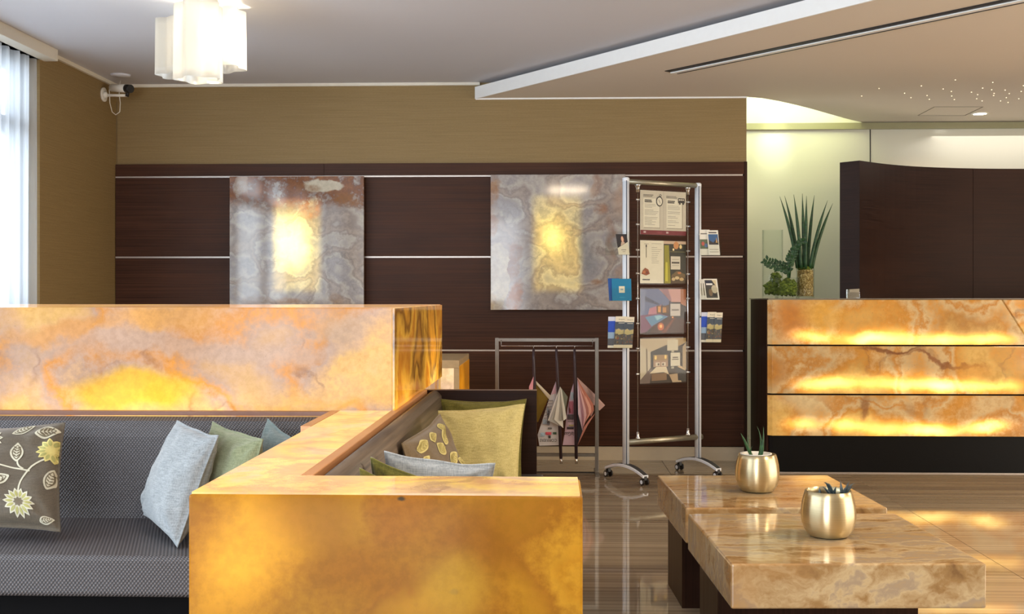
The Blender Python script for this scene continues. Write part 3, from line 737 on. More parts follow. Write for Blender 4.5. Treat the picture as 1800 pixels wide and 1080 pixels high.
# ================================================================== CUSHIONS
def cushion(name, label, corners, mat, T=0.055, k=0.07, seed=0, group=None, deco=None, droop=0.0, flange=None):
    BL, BR, TR, TL = [at(*c) for c in corners]
    ctr = (BL+BR+TR+TL)/4
    nrm = ((BR-BL)+(TR-TL)).cross((TL-BL)+(TR-BR)).normalized()
    base = min(c.z for c in (BL, BR)); 
    def S(u, v, side):
        u2 = u*(1-k*(1-v*v)); v2 = v*(1-k*(1-u*u))
        a, b = (u2+1)/2, (v2+1)/2
        p = (BL*(1-a)+BR*a)*(1-b)+(TL*(1-a)+TR*a)*b
        eu = max(0.0, 1-(u/0.97)**2); ev = max(0.0, 1-(v/0.97)**2)
        t = T*(eu*ev)**0.42*(1.0-0.18*v)
        w = noise.noise(Vector((u*2.2+seed, v*2.2, seed*1.3)))*0.010+noise.noise(Vector((u*5+seed, v*5, seed)))*0.004
        # creases fanning out from the corners
        for cu in (-1, 1):
            for cv in (-1, 1):
                dx, dy = u-cu, v-cv; r = math.hypot(dx, dy); an = math.atan2(dy, dx)
                w += 0.010*math.sin(an*9+seed*3+cu+cv)*max(0, 1-abs(r-0.35)/0.35)
        edge = min(1.0, (eu*ev)*3)
        t = t+w*edge+0.0025
        p = p+nrm*(t*side)
        p = p+Vector((0, 0, noise.noise(Vector((u*1.5, v*1.5, seed+side*0)))*0.006))
        return p
    N = 34; vs = []; fs = []
    for side in (1, -1):
        b0 = len(vs)
        for i in range(N+1):
            for j in range(N+1):
                # denser towards the borders
                u = math.sin((i/N-0.5)*PI*0.98)/math.sin(0.49*PI); v = math.sin((j/N-0.5)*PI*0.98)/math.sin(0.49*PI)
                vs.append(S(u, v, side))
        for i in range(N):
            for j in range(N):
                q = b0+i*(N+1)+j; f = (q, q+N+1, q+N+2, q+1); fs.append(f if side > 0 else f[::-1])
    W = (N+1)*(N+1)
    for i in range(N):
        for (a, b) in ((i*(N+1), (i+1)*(N+1)), (i*(N+1)+N, (i+1)*(N+1)+N), (i, i+1), (N*(N+1)+i, N*(N+1)+i+1)):
            fs.append((a, b, W+b, W+a))
    mb = MB().add(vs, fs, 0, True)
    org = Vector((ctr.x, ctr.y, base))
    th = thing(name, label, 'cushion', org, 0, group)
    cover = mb.build('cover', mat, th)
    # piped seam along the border
    sp = []
    for t in range(0, 81):
        q = t/80*4; e = int(q) % 4; f = q-int(q)
        uv = [(-1+2*f, -1), (1, -1+2*f), (1-2*f, 1), (-1, 1-2*f)][e]
        sp.append((S(uv[0], uv[1], 1)+S(uv[0], uv[1], -1))/2)
    MB().tube(sp, 0.0022, 5, cap=False).build('seam', mat, th)
    if deco: deco(th, S)
    return th

def ladder(mb, S, pts, off, mi):
    """pts: list of (centre u,v, half-width vector) -> strip of quads hugging the surface"""
    vs = []; K = 4
    for (cu, cv, hx, hy) in pts:
        for t in range(K+1):
            f = -1+2*t/K; u, v = cu+hx*f, cv+hy*f
            u = max(-0.99, min(0.99, u)); v = max(-0.99, min(0.99, v))
            p = S(u, v, 1); n_ = (S(min(u+0.01, 1), v, 1)-S(u-0.01, v, 1)).cross(S(u, min(v+0.01, 1), 1)-S(u, v-0.01, 1)).normalized()
            vs.append(p+n_*off)
    fs = [(i*(K+1)+t, i*(K+1)+t+1, (i+1)*(K+1)+t+1, (i+1)*(K+1)+t) for i in range(len(pts)-1) for t in range(K)]
    mb.add(vs, fs, mi, True)
def leafshape(mb, S, x, y, ang, ln, wd, off, mi, n=9):
    ca, sa = math.cos(ang), math.sin(ang); pts = []
    for i in range(n+1):
        t = i/n; w_ = wd*math.sin(PI*min(1, t*0.97+0.02))**0.8*(1-0.35*t)
        pts.append((x+ca*ln*t, y+sa*ln*t, -sa*w_, ca*w_))
    ladder(mb, S, pts, off, mi)
def stem(mb, S, pl_, wd, off, mi):
    pts = []
    for i, (x, y) in enumerate(pl_):
        a = pl_[max(i-1, 0)]; b = pl_[min(i+1, len(pl_)-1)]; an = math.atan2(b[1]-a[1], b[0]-a[0])
        pts.append((x, y, -math.sin(an)*wd, math.cos(an)*wd))
    ladder(mb, S, pts, off, mi)
def bez(a, b, c, n=10): return [((1-t)**2*a[0]+2*t*(1-t)*b[0]+t*t*c[0], (1-t)**2*a[1]+2*t*(1-t)*b[1]+t*t*c[1]) for t in [i/n for i in range(n+1)]]
def bloom(mb, S, x, y, r, np, c1, c2, c3, ph=0, petal_w=0.30):
    for k in range(np): leafshape(mb, S, x, y, ph+2*PI*k/np, r, r*petal_w, 0.0016+0.0001*(k % 2), c1)
    for k in range(np): leafshape(mb, S, x+math.cos(ph+2*PI*k/np)*r*0.35, y+math.sin(ph+2*PI*k/np)*r*0.35, ph+2*PI*k/np, r*0.5, r*petal_w*0.42, 0.0026, c2, 5)
    for k in range(8): leafshape(mb, S, x, y, ph+PI*k/4+0.2, r*0.34, r*0.12, 0.0032, c3, 5)
def fancy_leaf(mb, S, x, y, ang, ln, wd):
    leafshape(mb, S, x, y, ang, ln, wd, 0.0016, 0)
    leafshape(mb, S, x+math.cos(ang)*ln*0.1, y+math.sin(ang)*ln*0.1, ang, ln*0.78, wd*0.72, 0.0023, 2)
    leafshape(mb, S, x+math.cos(ang)*ln*0.14, y+math.sin(ang)*ln*0.14, ang, ln*0.68, wd*0.52, 0.0030, 0)
    for k in range(4):
        t = 0.22+0.14*k
        for s_ in (-1, 1): leafshape(mb, S, x+math.cos(ang)*ln*t, y+math.sin(ang)*ln*t, ang+s_*0.8, wd*0.62, wd*0.13, 0.0037, 2, 4)
def floral(th, S):
    mb = MB()
    # coordinates: u from -1 (left, outside the picture) to 1 (right edge), v from -1 (bottom) to 1 (top)
    stem(mb, S, bez((0.42, -0.55), (0.45, -0.05), (0.82, 0.22)), 0.014, 0.0014, 0)
    stem(mb, S, bez((0.02, 0.05), (0.30, -0.02), (0.60, -0.05)), 0.014, 0.0014, 0)
    stem(mb, S, bez((0.40, 0.18), (0.38, 0.02), (0.50, -0.02)), 0.014, 0.0014, 0)
    bloom(mb, S, 0.43, -0.66, 0.25, 14, 0, 3, 2, petal_w=0.26)
    bloom(mb, S, 0.90, 0.40, 0.24, 12, 1, 3, 1, 0.2)
    bloom(mb, S, -0.12, 0.60, 0.24, 12, 0, 2, 0, 0.1)
    bloom(mb, S, -0.08, 0.10, 0.20, 10, 0, 2, 0, 0.3)
    fancy_leaf(mb, S, 0.38, 0.12, 1.62, 0.42, 0.13)
    fancy_leaf(mb, S, 0.28, -0.18, 3.6, 0.46, 0.13)
    fancy_leaf(mb, S, 0.62, 0.72, 0.25, 0.36, 0.15)
    fancy_leaf(mb, S, 0.25, 0.72, 0.6, 0.38, 0.10)
    fancy_leaf(mb, S, 0.86, -0.35, 1.35, 0.42, 0.10)
    fancy_leaf(mb, S, -0.45, 0.3, 2.0, 0.42, 0.13)
    fancy_leaf(mb, S, -0.3, -0.5, 3.9, 0.42, 0.13)
    fancy_leaf(mb, S, 0.72, -0.92, 0.35, 0.24, 0.07)
    o = mb.build('floral_print', [M['print_cream'], M['print_gold'], M['print_dark'], M['print_olive']], th); o['label'] = 'cream and gold flower and leaf print'; o['kind'] = 'stuff'
def leafy(th, S):
    mb = MB()
    for (x, y, a, l_, w_) in ((-0.75, 0.72, 0.2, 0.45, 0.14), (-0.2, 0.78, 0.1, 0.42, 0.13), (-0.85, 0.4, 0.4, 0.35, 0.12), (0.30, 0.55, 0.55, 0.50, 0.16), (-0.1, 0.45, 0.4, 0.36, 0.17), (0.1, 0.18, 0.15, 0.55, 0.16), (-0.25, 0.0, 0.1, 0.5, 0.13), (0.55, 0.15, -0.7, 0.45, 0.13),
                              (0.35, -0.2, -0.55, 0.5, 0.15), (-0.6, 0.12, 0.3, 0.3, 0.13), (-0.2, -0.32, -0.2, 0.5, 0.17), (0.6, -0.3, -0.6, 0.36, 0.12), (-0.8, -0.25, 0.2, 0.4, 0.15), (-0.4, -0.7, 0.0, 0.5, 0.16), (0.25, -0.62, -0.3, 0.5, 0.15), (0.45, 0.90, -0.5, 0.30, 0.1)):
        fancy_leaf(mb, S, x, y, a, l_, w_)
    o = mb.build('leaf_print', [M['print_straw'], M['print_gold'], M['print_straw2'], M['print_olive']], th); o['label'] = 'cream leaf print'; o['kind'] = 'stuff'

cushion('cushion', 'brown cushion printed with cream flowers at the left edge of the bench', [(-108, 928, 3.17), (106, 936, 3.15), (114, 746, 3.36), (-100, 752, 3.38)], M['lin_brown'], 0.06, 0.06, 1.0, deco=floral)
cushion('cushion', 'pale blue-grey linen cushion tilted against the onyx divider', [(253, 908, 3.36), (312, 962, 3.06), (384, 766, 3.16), (312, 740, 3.34)], M['lin_blue'], 0.056, 0.05, 2.4)
cushion('cushion', 'sage green linen cushion behind the pale blue-grey one', [(352, 905, 3.36), (430, 925, 3.08), (462, 772, 3.14), (374, 742, 3.36)], M['lin_sage'], 0.05, 0.05, 3.1)
cushion('cushion', 'dark grey-green cushion, furthest right on the left bench', [(445, 900, 3.37), (500, 912, 3.22), (524, 778, 3.27), (471, 738, 3.42)], M['lin_teal'], 0.05, 0.05, 4.7)
cushion('cushion', 'olive green cushion leaning against the dark wood end panel', [(785, 860, 4.22), (917, 862, 4.22), (925, 702, 4.335), (775, 702, 4.335)], M['lin_olive'], 0.028, 0.08, 5.5)
cushion('cushion', 'large pale yellow linen cushion in front of the olive green one', [(765, 872, 4.08), (910, 872, 4.06), (922, 711, 4.24), (763, 722, 4.18)], M['lin_cream'], 0.045, 0.06, 6.2)
cushion('cushion', 'khaki brown cushion printed with cream leaves on the right bench', [(752, 950, 3.10), (846, 905, 3.50), (773, 729, 3.66), (706, 782, 3.09)], M['lin_brown2'], 0.04, 0.05, 7.9, deco=leafy)
cushion('cushion', 'off-white linen cushion lying just behind the near onyx top', [(678, 984, 2.90), (862, 990, 2.88), (870, 815, 2.72), (676, 795, 2.74)], M['lin_grey'], 0.045, 0.09, 8.8)
cushion('cushion', 'olive cushion tucked behind the near divider, only its corner showing', [(668, 1012, 2.72), (800, 1018, 2.70), (790, 850, 2.52), (652, 806, 2.56)], M['lin_olive'], 0.035, 0.07, 9.3)
cushion('cushion', 'dull green cushion nearest the near divider, barely a tip visible', [(648, 1075, 2.42), (780, 1080, 2.41), (760, 868, 2.36), (633, 823, 2.38)], M['lin_olive'], 0.022, 0.07, 10.3)

# ================================================================== COFFEE TABLES
def table(lab, c, sx, sy, rot, base_y0, base_y1):
    t = thing('coffee_table', lab, 'coffee table', (c[0], c[1], 0), rot)
    mb = MB(); mb.box(-sx/2, sx/2, -sy/2, sy/2, 0.30, 0.42)
    o = mb.build('stone_top', M['table_marble'], None, bevel=0.006, seg=3); o.parent = t
    mb = MB(); mb.box(-sx/2+0.035, sx/2-0.045, base_y0, base_y1, 0, 0.2995)
    o = mb.build('pedestal', M['wenge_v'], None, bevel=0.002); o.parent = t
    return t
table('near square coffee table with thick polished onyx top', (0.800, 3.405), 0.68, 0.705, 0.0436, 0.02, 0.33)
table('far square coffee table with thick polished onyx top, nearer the brochure stand', (0.774, 4.205), 0.68, 0.70, 0.0436, -0.05, 0.30)

def pot(lab, c, s, inner):
    t = thing('potted_succulent', lab, 'potted plant', (c[0], c[1], 0.4205))
    R = 0.080*s
    prof = [(0.001, 0.0), (0.045, 0.0), (0.058, 0.004), (0.072, 0.024), (0.0795, 0.050), (0.080, 0.072), (0.077, 0.098), (0.0715, 0.122), (0.067, 0.136), (0.064, 0.136), (0.068, 0.118), (0.073, 0.095), (0.075, 0.07), (0.07, 0.04), (0.05, 0.02), (0.001, 0.018)]
    MB().lathe((c[0], c[1], 0.4205), [(r*s, z*s) for r, z in prof], 48).build('pot', M['brass'], t)
    if inner:
        pr = [(0.052, 0.04), (0.053, 0.134), (0.057, 0.136), (0.057, 0.138), (0.050, 0.138), (0.049, 0.11), (0.001, 0.108)]
        MB().lathe((c[0]-0.004, c[1]+0.002, 0.4205), [(r*s, z*s) for r, z in pr], 36).build('inner_pot', M['white_plastic'], t)
    MB().lathe((c[0], c[1], 0.4205), [((0.048 if inner else 0.070)*s, 0.112*s), (0.02*s, 0.118*s), (0.001, 0.116*s)], 24).build('soil', M['soil'], t)
    return t
def blade(mb, base, tip, wd, curve=(0, 0, 0), th=0.35, n=8, mi=0):
    """fleshy pointed leaf"""
    base, tip, cv = Vector(base), Vector(tip), Vector(curve); pts = []; rs = []
    for i in range(n+1):
        t = i/n; pts.append(base*(1-t)+tip*t+cv*(4*t*(1-t))); rs.append(max(0.0004, wd*(1-t**1.6)*(0.75+0.25*math.sin(PI*t))))
    return mb.tube(pts, rs, 8, mi)
pA = at(1331, 864, 4.152); c = (pA.x, pA.y)
t = pot('brass bowl pot with an upright aloe, on the far table', c, 1.0, True)
def pxz(u, v, Z): return at(u, v, Z)
bz = 0.4205+0.108
for (u, v, dy, w_, cu) in ((1302, 762, 0.0, 0.0075, (-0.006, 0, 0.016)), (1316, 764, 0.02, 0.006, (-0.012, 0, 0)), (1331, 750, 0.0, 0.0065, (0.014, 0, 0)), (1342, 751, -0.01, 0.0075, (0.006, 0, 0)), (1338, 772, 0.02, 0.006, (0.004, 0, 0.004)), (1343, 778, -0.02, 0.005, (0.004, 0, 0)), (1322, 785, -0.02, 0.006, (-0.012, 0, 0))):
    tip = pxz(u, v, 4.15+dy)
    mb = MB(); blade(mb, (c[0]+(tip.x-c[0])*0.2, c[1]+dy*0.4, bz), tip, w_, cu); mb.build('leaf', M['leaf'], t)
pB = at(1456, 943, 3.373); c = (pB.x, pB.y)
t = pot('brass bowl pot with a low spiky dark succulent, on the near table', c, 1.0, False)
k = 0
for (u, v, cu) in ((1448, 849, 0.010), (1451, 848, 0.0), (1477, 845, 0.0), (1493, 846, 0.0), (1502, 850, 0.004), (1500, 857, 0.004), (1497, 868, 0.004), (1440, 857, 0.0), (1446, 856, 0.0), (1436, 866, 0.0), (1452, 853, 0.014), (1470, 856, 0.0), (1485, 858, 0.0), (1432, 870, 0.004), (1462, 858, 0), (1480, 866, 0.004)):
    dy = random.uniform(-0.025, 0.03); tip = pxz(u, v, 3.37+dy); root = Vector((c[0]+0.012+(0.03 if u > 1475 else (-0.035 if u < 1442 else 0)), c[1]+dy*0.3, bz+0.004))
    mb = MB(); blade(mb, root, tip, 0.0062, (0, 0, cu+0.004)); mb.build('leaf', M['leaf_black'], t)

# ================================================================== RECEPTION DESK
DY = 7.34
desk = thing('reception_desk', 'reception desk clad in three rows of backlit amber onyx', 'reception desk', (1.385, DY, 0))
do = tuple(desk.location); DX0, DX1 = 1.385, 6.2
rowz = [(0.824, 1.110), (0.510, 0.813), (0.240, 0.498)]
xg0, xg1 = atY(1392, 600, DY).x, atY(1780, 600, DY).x
for i, (z0, z1) in enumerate(rowz):
    zl = z0+0.050
    spots = [(((xg0+xg1)/2, DY, zl), ((xg1-xg0)/2+0.02, 1, 0.050), (0.55, 1.18), 0.10)]
    sp = [((((xg0+xg1)/2, DY, zl+0.005), ((xg1-xg0)/2*1.06, 1.0, 0.10), (0.2, 1.15), 0.35), 0.42)]
    for q in range(9):
        sp.append((((xg0+0.09+(xg1-xg0-0.16)*q/8+random.uniform(-.05, .05), DY, zl+random.uniform(-0.008, 0.012)), (0.14, 1, 0.055), (0.0, 1.3), 0.25), random.uniform(0.35, 1.0)))
    pts = {0: [((wp(1395, 560, DY), (0.16, 1, 0.16), (0.3, 1.2), 0.6), (224, 140, 58), 0.8), ((wp(1450, 550, DY), (0.18, 1, 0.12), (0.3, 1.2), 0.6), (250, 190, 90), 0.8), ((wp(1700, 560, DY), (0.3, 1, 0.10), (0.3, 1.2), 0.8), (196, 152, 100), 0.6), ((wp(1760, 590, DY), (0.10, 1, 0.06), (0.3, 1.2), 0.6), (236, 140, 70), 0.7)],
           1: [((wp(1560, 632, DY), (0.28, 1, 0.022), (0.4, 1.3), 1.1), (150, 98, 66), 0.9), ((wp(1660, 640, DY), (0.30, 1, 0.020), (0.4, 1.3), 1.1), (160, 104, 70), 0.85), ((wp(1375, 655, DY), (0.10, 1, 0.12), (0.4, 1.2), 0.7), (214, 146, 76), 0.7), ((wp(1710, 650, DY), (0.2, 1, 0.06), (0.3, 1.2), 0.7), (250, 180, 90), 0.6)],
           2: [((wp(1518, 720, DY), (0.035, 1, 0.12), (0.4, 1.3), 0.8), (168, 116, 76), 0.8), ((wp(1400, 715, DY), (0.2, 1, 0.10), (0.3, 1.2), 0.6), (240, 214, 168), 0.7), ((wp(1640, 740, DY), (0.2, 1, 0.05), (0.3, 1.2), 0.7), (248, 168, 60), 0.7), ((wp(1600, 712, DY), (0.04, 1, 0.06), (0.3, 1.2), 0.4), (206, 168, 124), 0.7)]}[i]
    mt = onyx('onyx_desk_row', do, amber, glow=0.25, base_k=0.35, hotc=(255, 226, 130), midc=(255, 202, 90), spots=sp, patches=pts, seed=11.0+i*3.7, band_scale=1.5, speck=0.7, vein_amt=0.3, gam=1.0)
    ch = 0.026
    if i == 0:
        xa, xb = 2.857, 3.036+0.002
        mb = MB()
        # left piece: plan with a chamfered corner, right edge cut on the diagonal
        pl0 = [(DX0, DY+ch), (DX0+ch, DY)]
        vs = [(DX0, DY+ch, z0), (DX0+ch, DY, z0), (xb, DY, z0), (xb, DY+0.03, z0), (DX0, DY+0.03, z0),
              (DX0, DY+ch, z1), (DX0+ch, DY, z1), (xa, DY, z1), (xa, DY+0.03, z1), (DX0, DY+0.03, z1)]
        mb.add(vs, [(0, 1, 2, 3, 4), (5, 6, 7, 8, 9), (0, 1, 6, 5), (1, 2, 7, 6), (2, 3, 8, 7), (3, 4, 9, 8), (4, 0, 5, 9)])
        mb.build('onyx_panel', mt, desk)
        g = 0.012; mb = MB(); mb.prism_xz([(xb+g, z0), (DX1, z0), (DX1, z1), (xa+g, z1)], DY, DY+0.03)
        mb.build('onyx_panel', onyx('onyx_desk_end', do, amber, glow=0.26, seed=21.0, speck=0.5, spots=[((wp(1800, 600, DY), (0.3, 1, 0.05), (0.1, 1.2), 0.3), 0.3)]), desk)
    else:
        MB().prism([(DX0, DY+ch), (DX0+ch, DY), (DX1, DY), (DX1, DY+0.03), (DX0, DY+0.03)], z0, z1).build('onyx_panel', mt, desk, bevel=0.0015)
MB().box(DX0+0.012, DX1, DY+0.031, DY+0.68, 0.02, 1.108).build('body', M['blacksoft'], desk)
MB().box(DX0-0.004, DX0+0.010, DY+0.04, WB+0.06, 0.0, 1.112).build('side_panel', M['wenge_v'], desk)
MB().box(DX0, DX1, DY+0.004, DY+0.70, 1.1125, 1.1195).build('counter_top', plain((120, 112, 100), 0.12, name='counter_glass'), desk, bevel=0.002)
MB().prism([(DX0+0.012, DY+0.030), (DX0+0.030, DY+0.018), (DX1, DY+0.018), (DX1, DY+0.10), (DX0+0.012, DY+0.10)], 0.0, 0.238).build('plinth', M['granite'], desk)
MB().box(DX0+0.02, DX1, DY+0.008, DY+0.017, 0.0005, 0.006).build('floor_trim', M['strip_metal'], desk)

# curved dark wood screen behind the desk
cpts = [(2.165, 8.09), (2.40, 8.30), (2.63, 8.45), (2.86, 8.545), (3.10, 8.61), (3.32, 8.645), (3.54, 8.66), (3.9, 8.67), (4.3, 8.64), (4.7, 8.55), (5.1, 8.38)]
scr = thing('curved_screen', 'curved dark wood screen wall standing behind the reception desk', 'screen', (2.165, 8.09, 0))
def curve_panel(pts, th, z0, z1, name, mat, parent):
    mb = MB(); k = len(pts); off = []
    for i, p in enumerate(pts):
        a = Vector(pts[max(i-1, 0)]); b = Vector(pts[min(i+1, k-1)]); t_ = (b-a).normalized(); off.append((p[0]-t_.y*th, p[1]+t_.x*th))
    vs = [(x, y, z0) for x, y in pts]+[(x, y, z1) for x, y in pts]+[(x, y, z0) for x, y in off]+[(x, y, z1) for x, y in off]
    fs = []
    for i in range(k-1):
        fs += [(i, i+1, k+i+1, k+i), (2*k+i, 3*k+i, 3*k+i+1, 2*k+i+1), (k+i, k+i+1, 3*k+i+1, 3*k+i), (i, 2*k+i, 2*k+i+1, i+1)]
    fs += [(0, k, 3*k, 2*k), (k-1, 3*k-1-0, 4*k-1, 2*k-1)] if False else [(0, k, 3*k, 2*k), (k-1, 2*k-1, 4*k-1, 3*k-1)]
    mb.add(vs, fs); return mb.build(name, mat, parent)
def refine(pts, m=5):
    out = []
    for i in range(len(pts)-1):
        p0 = pts[max(i-1, 0)]; p1 = pts[i]; p2 = pts[i+1]; p3 = pts[min(i+2, len(pts)-1)]
        for q in range(m):
            t = q/m; out.append(tuple(0.5*((2*p1[d])+(-p0[d]+p2[d])*t+(2*p0[d]-5*p1[d]+4*p2[d]-p3[d])*t*t+(-p0[d]+3*p1[d]-3*p2[d]+p3[d])*t**3) for d in (0, 1)))
    return out+[pts[-1]]
rp = refine(cpts)
curve_panel(rp[:22], 0.16, 0, 2.09, 'veneer_panel', M['wenge_dark'], scr)
curve_panel([(rp[21][0]+0.003, rp[21][1]+0.0005)]+rp[22:], 0.16, 0, 2.09, 'veneer_panel', M['wenge_dark'], scr)
spot('screen_spot', (3.15, 8.10, 2.48), 3.5, (1.0, 0.80, 0.58), (0.02, 0.30, -0.6), 0.9, 0.8)

# ================================================================== DESK-TOP PLANTS
CT = 1.1200
def ground(u, Z): p = at(u, 500, Z); return p.x, p.y
gx, gy = ground(1358, 7.585)
v1 = thing('glass_cylinder', 'tall clear glass cylinder vase with moss in its base', 'vase', (gx, gy, CT))
MB().lathe((gx, gy, CT), [(0.001, 0.0), (0.066, 0.0), (0.068, 0.004), (0.068, 0.455), (0.064, 0.455), (0.064, 0.012), (0.001, 0.012)], 40).build('vase_glass', M['glass'], v1)
def moss_clump(mb, c, rx, ry, z0, z1, n, r=0.012):
    for _ in range(n):
        a = random.uniform(0, 2*PI); q = math.sqrt(random.random()); x = c[0]+math.cos(a)*rx*q; y = c[1]+math.sin(a)*ry*q
        z = z0+(z1-z0)*random.random()*(1-0.4*q); s_ = r*random.uniform(0.6, 1.3)
        vs = [Vector((x, y, z))+Vector(d)*s_*random.uniform(0.7, 1.3) for d in ((1, 0, 0), (-1, 0, 0), (0, 1, 0), (0, -1, 0), (0, 0, 1), (0, 0, -1))]
        mb.add(vs, [(0, 2, 4), (2, 1, 4), (1, 3, 4), (3, 0, 4), (2, 0, 5), (1, 2, 5), (3, 1, 5), (0, 3, 5)], 0, True)
mb = MB(); moss_clump(mb, (gx, gy), 0.050, 0.050, CT+0.03, CT+0.13, 260); moss_clump(mb, (gx+0.02, gy), 0.034, 0.034, CT+0.1, CT+0.185, 110)
o = mb.build('moss', M['moss'], v1); o['kind'] = 'stuff'
gx, gy = ground(1383.5, 7.41)
v2 = thing('glass_cube_vase', 'low clear glass vase with moss and a drooping dark green plant', 'vase', (gx, gy, CT))
mb = MB(); h_ = 0.136
for (a, b, c_, d_) in ((-0.07, 0.07, -0.0585, -0.0550), (-0.07, 0.07, 0.0550, 0.0585), (-0.07, -0.0665, -0.0549, 0.0549), (0.0665, 0.07, -0.0549, 0.0549)): mb.box(gx+a, gx+b, gy+c_, gy+d_, CT, CT+h_)
mb.box(gx-0.0664, gx+0.0664, gy-0.0549, gy+0.0549, CT, CT+0.006)
mb.build('vase_glass', M['glass'], v2)
mb = MB(); moss_clump(mb, (gx+0.01, gy), 0.048, 0.040, CT+0.024, CT+0.15, 330)
o = mb.build('moss', M['moss'], v2); o['kind'] = 'stuff'
def zz(parent, path, nl, L0, dep):
    pts = [at(1280+x/4.911, 320+y/4.911, dep) for x, y in path]
    MB().tube(pts, [0.006-0.004*i/(len(pts)-1) for i in range(len(pts))], 8).build('stem', M['leaf_dark'], parent)
    mb = MB(); total = len(pts)-1
    for i in range(nl):
        t = 0.12+0.88*i/(nl-1); q = t*total; k = min(int(q), total-1); f = q-k; p = pts[k].lerp(pts[k+1], f); tg = (pts[k+1]-pts[k]).normalized()
        for s_ in (-1, 1):
            side = Vector((-tg.z, random.uniform(-0.7, 0.7), tg.x))*s_
            d_ = (tg*0.55+side.normalized()*0.8+Vector((0, random.uniform(-.4, .4), 0.1))).normalized(); ln = L0*random.uniform(0.8, 1.15); wd = ln*0.30
            up = d_.cross(Vector((0, 1, 0.2))).normalized()
            vs = [p, p+d_*ln*0.3+up*wd, p+d_*ln*0.65+up*wd*0.85, p+d_*ln, p+d_*ln*0.65-up*wd*0.85, p+d_*ln*0.3-up*wd, p+d_*ln*0.5+Vector((0, -0.006, 0.002))]
            mb.add(vs, [(0, 1, 6), (1, 2, 6), (2, 3, 6), (3, 4, 6), (4, 5, 6), (5, 0, 6)], 0, True)
    mb.build('leaflets', M['leaf_dark'], parent)
zz(v2, [(520, 830), (505, 770), (455, 750), (400, 740), (350, 715), (312, 690)], 11, 0.030, 7.38)
zz(v2, [(530, 830), (525, 760), (470, 715), (410, 695), (340, 672)], 11, 0.030, 7.44)
zz(v2, [(530, 830), (540, 720), (565, 640), (590, 560), (620, 520), (650, 508)], 16, 0.031, 7.40)
zz(v2, [(520, 830), (515, 700), (540, 610), (580, 560)], 11, 0.031, 7.46)
gx, gy = ground(1415.5, 7.535)
v3 = thing('pebble_vase', 'glass vase of gold pebbles holding tall cylindrical spear leaves', 'vase', (gx, gy, CT))
MB().lathe((gx, gy, CT), [(0.001, 0.0), (0.057, 0.0), (0.0585, 0.004), (0.0585, 0.198), (0.055, 0.198), (0.055, 0.010), (0.001, 0.010)], 36).build('vase_glass', M['glass'], v3)
mb = MB()
n_ = NT('gold_pebbles'); vo = n_.node('ShaderNodeTexVoronoi'); n_.set(vo.inputs['Vector'], n_.obj()); vo.inputs['Scale'].default_value = 130
n_.P(base=n_.ramp(vo.outputs['Color'], [(0.1, (116, 92, 40)), (0.5, (176, 148, 82)), (0.9, (232, 214, 160))]), rough=0.35); M['gravel'] = n_.m
for zi in range(26):
    for k in range(30):
        th = 2*PI*(k+0.5*(zi % 2))/30+random.uniform(-.05, .05); r = 0.0495+random.uniform(-0.002, 0.001); z = CT+0.016+zi*0.0066; s_ = 0.0048*random.uniform(0.8, 1.15)
        p = Vector((gx+r*math.cos(th), gy+r*math.sin(th), z))
        vs = [p+Vector(d)*s_ for d in ((1, 0, 0), (-1, 0, 0), (0, 1, 0), (0, -1, 0), (0, 0, .9), (0, 0, -.9))]
        mb.add(vs, [(0, 2, 4), (2, 1, 4), (1, 3, 4), (3, 0, 4), (2, 0, 5), (1, 2, 5), (3, 1, 5), (0, 3, 5)], 0, True)
mb.lathe((gx, gy, CT), [(0.047, 0.014), (0.047, 0.186), (0.02, 0.19), (0.001, 0.19)], 24)
o = mb.build('pebbles', M['gravel'], v3); o['kind'] = 'stuff'
mb = MB(); moss_clump(mb, (gx, gy), 0.044, 0.044, CT+0.192, CT+0.212, 60, 0.009); o = mb.build('moss', M['moss'], v3); o['kind'] = 'stuff'
for (tx, ty, bx, dz) in ((445, 125, 598, 0.0), (487, 120, 612, 0.02), (566, 108, 630, -0.02), (640, 100, 655, 0.01), (676, 120, 668, -0.02), (744, 115, 684, 0.02), (858, 160, 706, -0.01), (903, 185, 724, 0.01)):
    tip = at(1280+tx/4.911, 320+ty/4.911, 7.52+dz*2); b0 = at(1280+bx/4.911, 320+745/4.911, 7.52+dz); bend = (tip-b0)
    mb = MB(); pts = []; rs = []
    for i in range(13):
        t = i/12; pts.append(b0.lerp(tip, t)+Vector((-(tip.x-b0.x)*0.10*4*t*(1-t), 0, 0))); rs.append(max(0.0008, 0.0115*(1-0.25*t) if t < 0.6 else 0.0098*(1-((t-0.6)/0.4)**1.3)))
    mb.tube(pts, rs, 10).build('spear_leaf', M['leaf_dark'], v3)
# card holder
gx, gy = ground(1500, 7.45)
ch_ = thing('card_holder', 'small clear holder on the reception counter beside the vases', 'card holder', (gx, gy, CT))
mb = MB(); mb.box(gx-0.040, gx+0.036, gy-0.022, gy-0.019, CT, CT+0.040); mb.box(gx-0.040, gx+0.036, gy+0.019, gy+0.022, CT, CT+0.058); mb.box(gx-0.040, gx-0.037, gy-0.0188, gy+0.0188, CT, CT+0.058); mb.box(gx-0.037, gx+0.036, gy-0.0188, gy+0.0188, CT, CT+0.004)
mb.build('holder_body', acrylic('smoky_acrylic', 0.35), ch_)
o = MB().obox((gx-0.028, gy-0.014, CT+0.0045), (0.064, 0, 0.004), (0, 0.022, 0), (0.002, 0.008, 0.054)).build('business_cards', plain((150, 142, 122), 0.7, name='card'), origin=(gx, gy, CT+0.0045))
tag(o, 'stack of white cards standing in the small clear counter holder', 'cards')

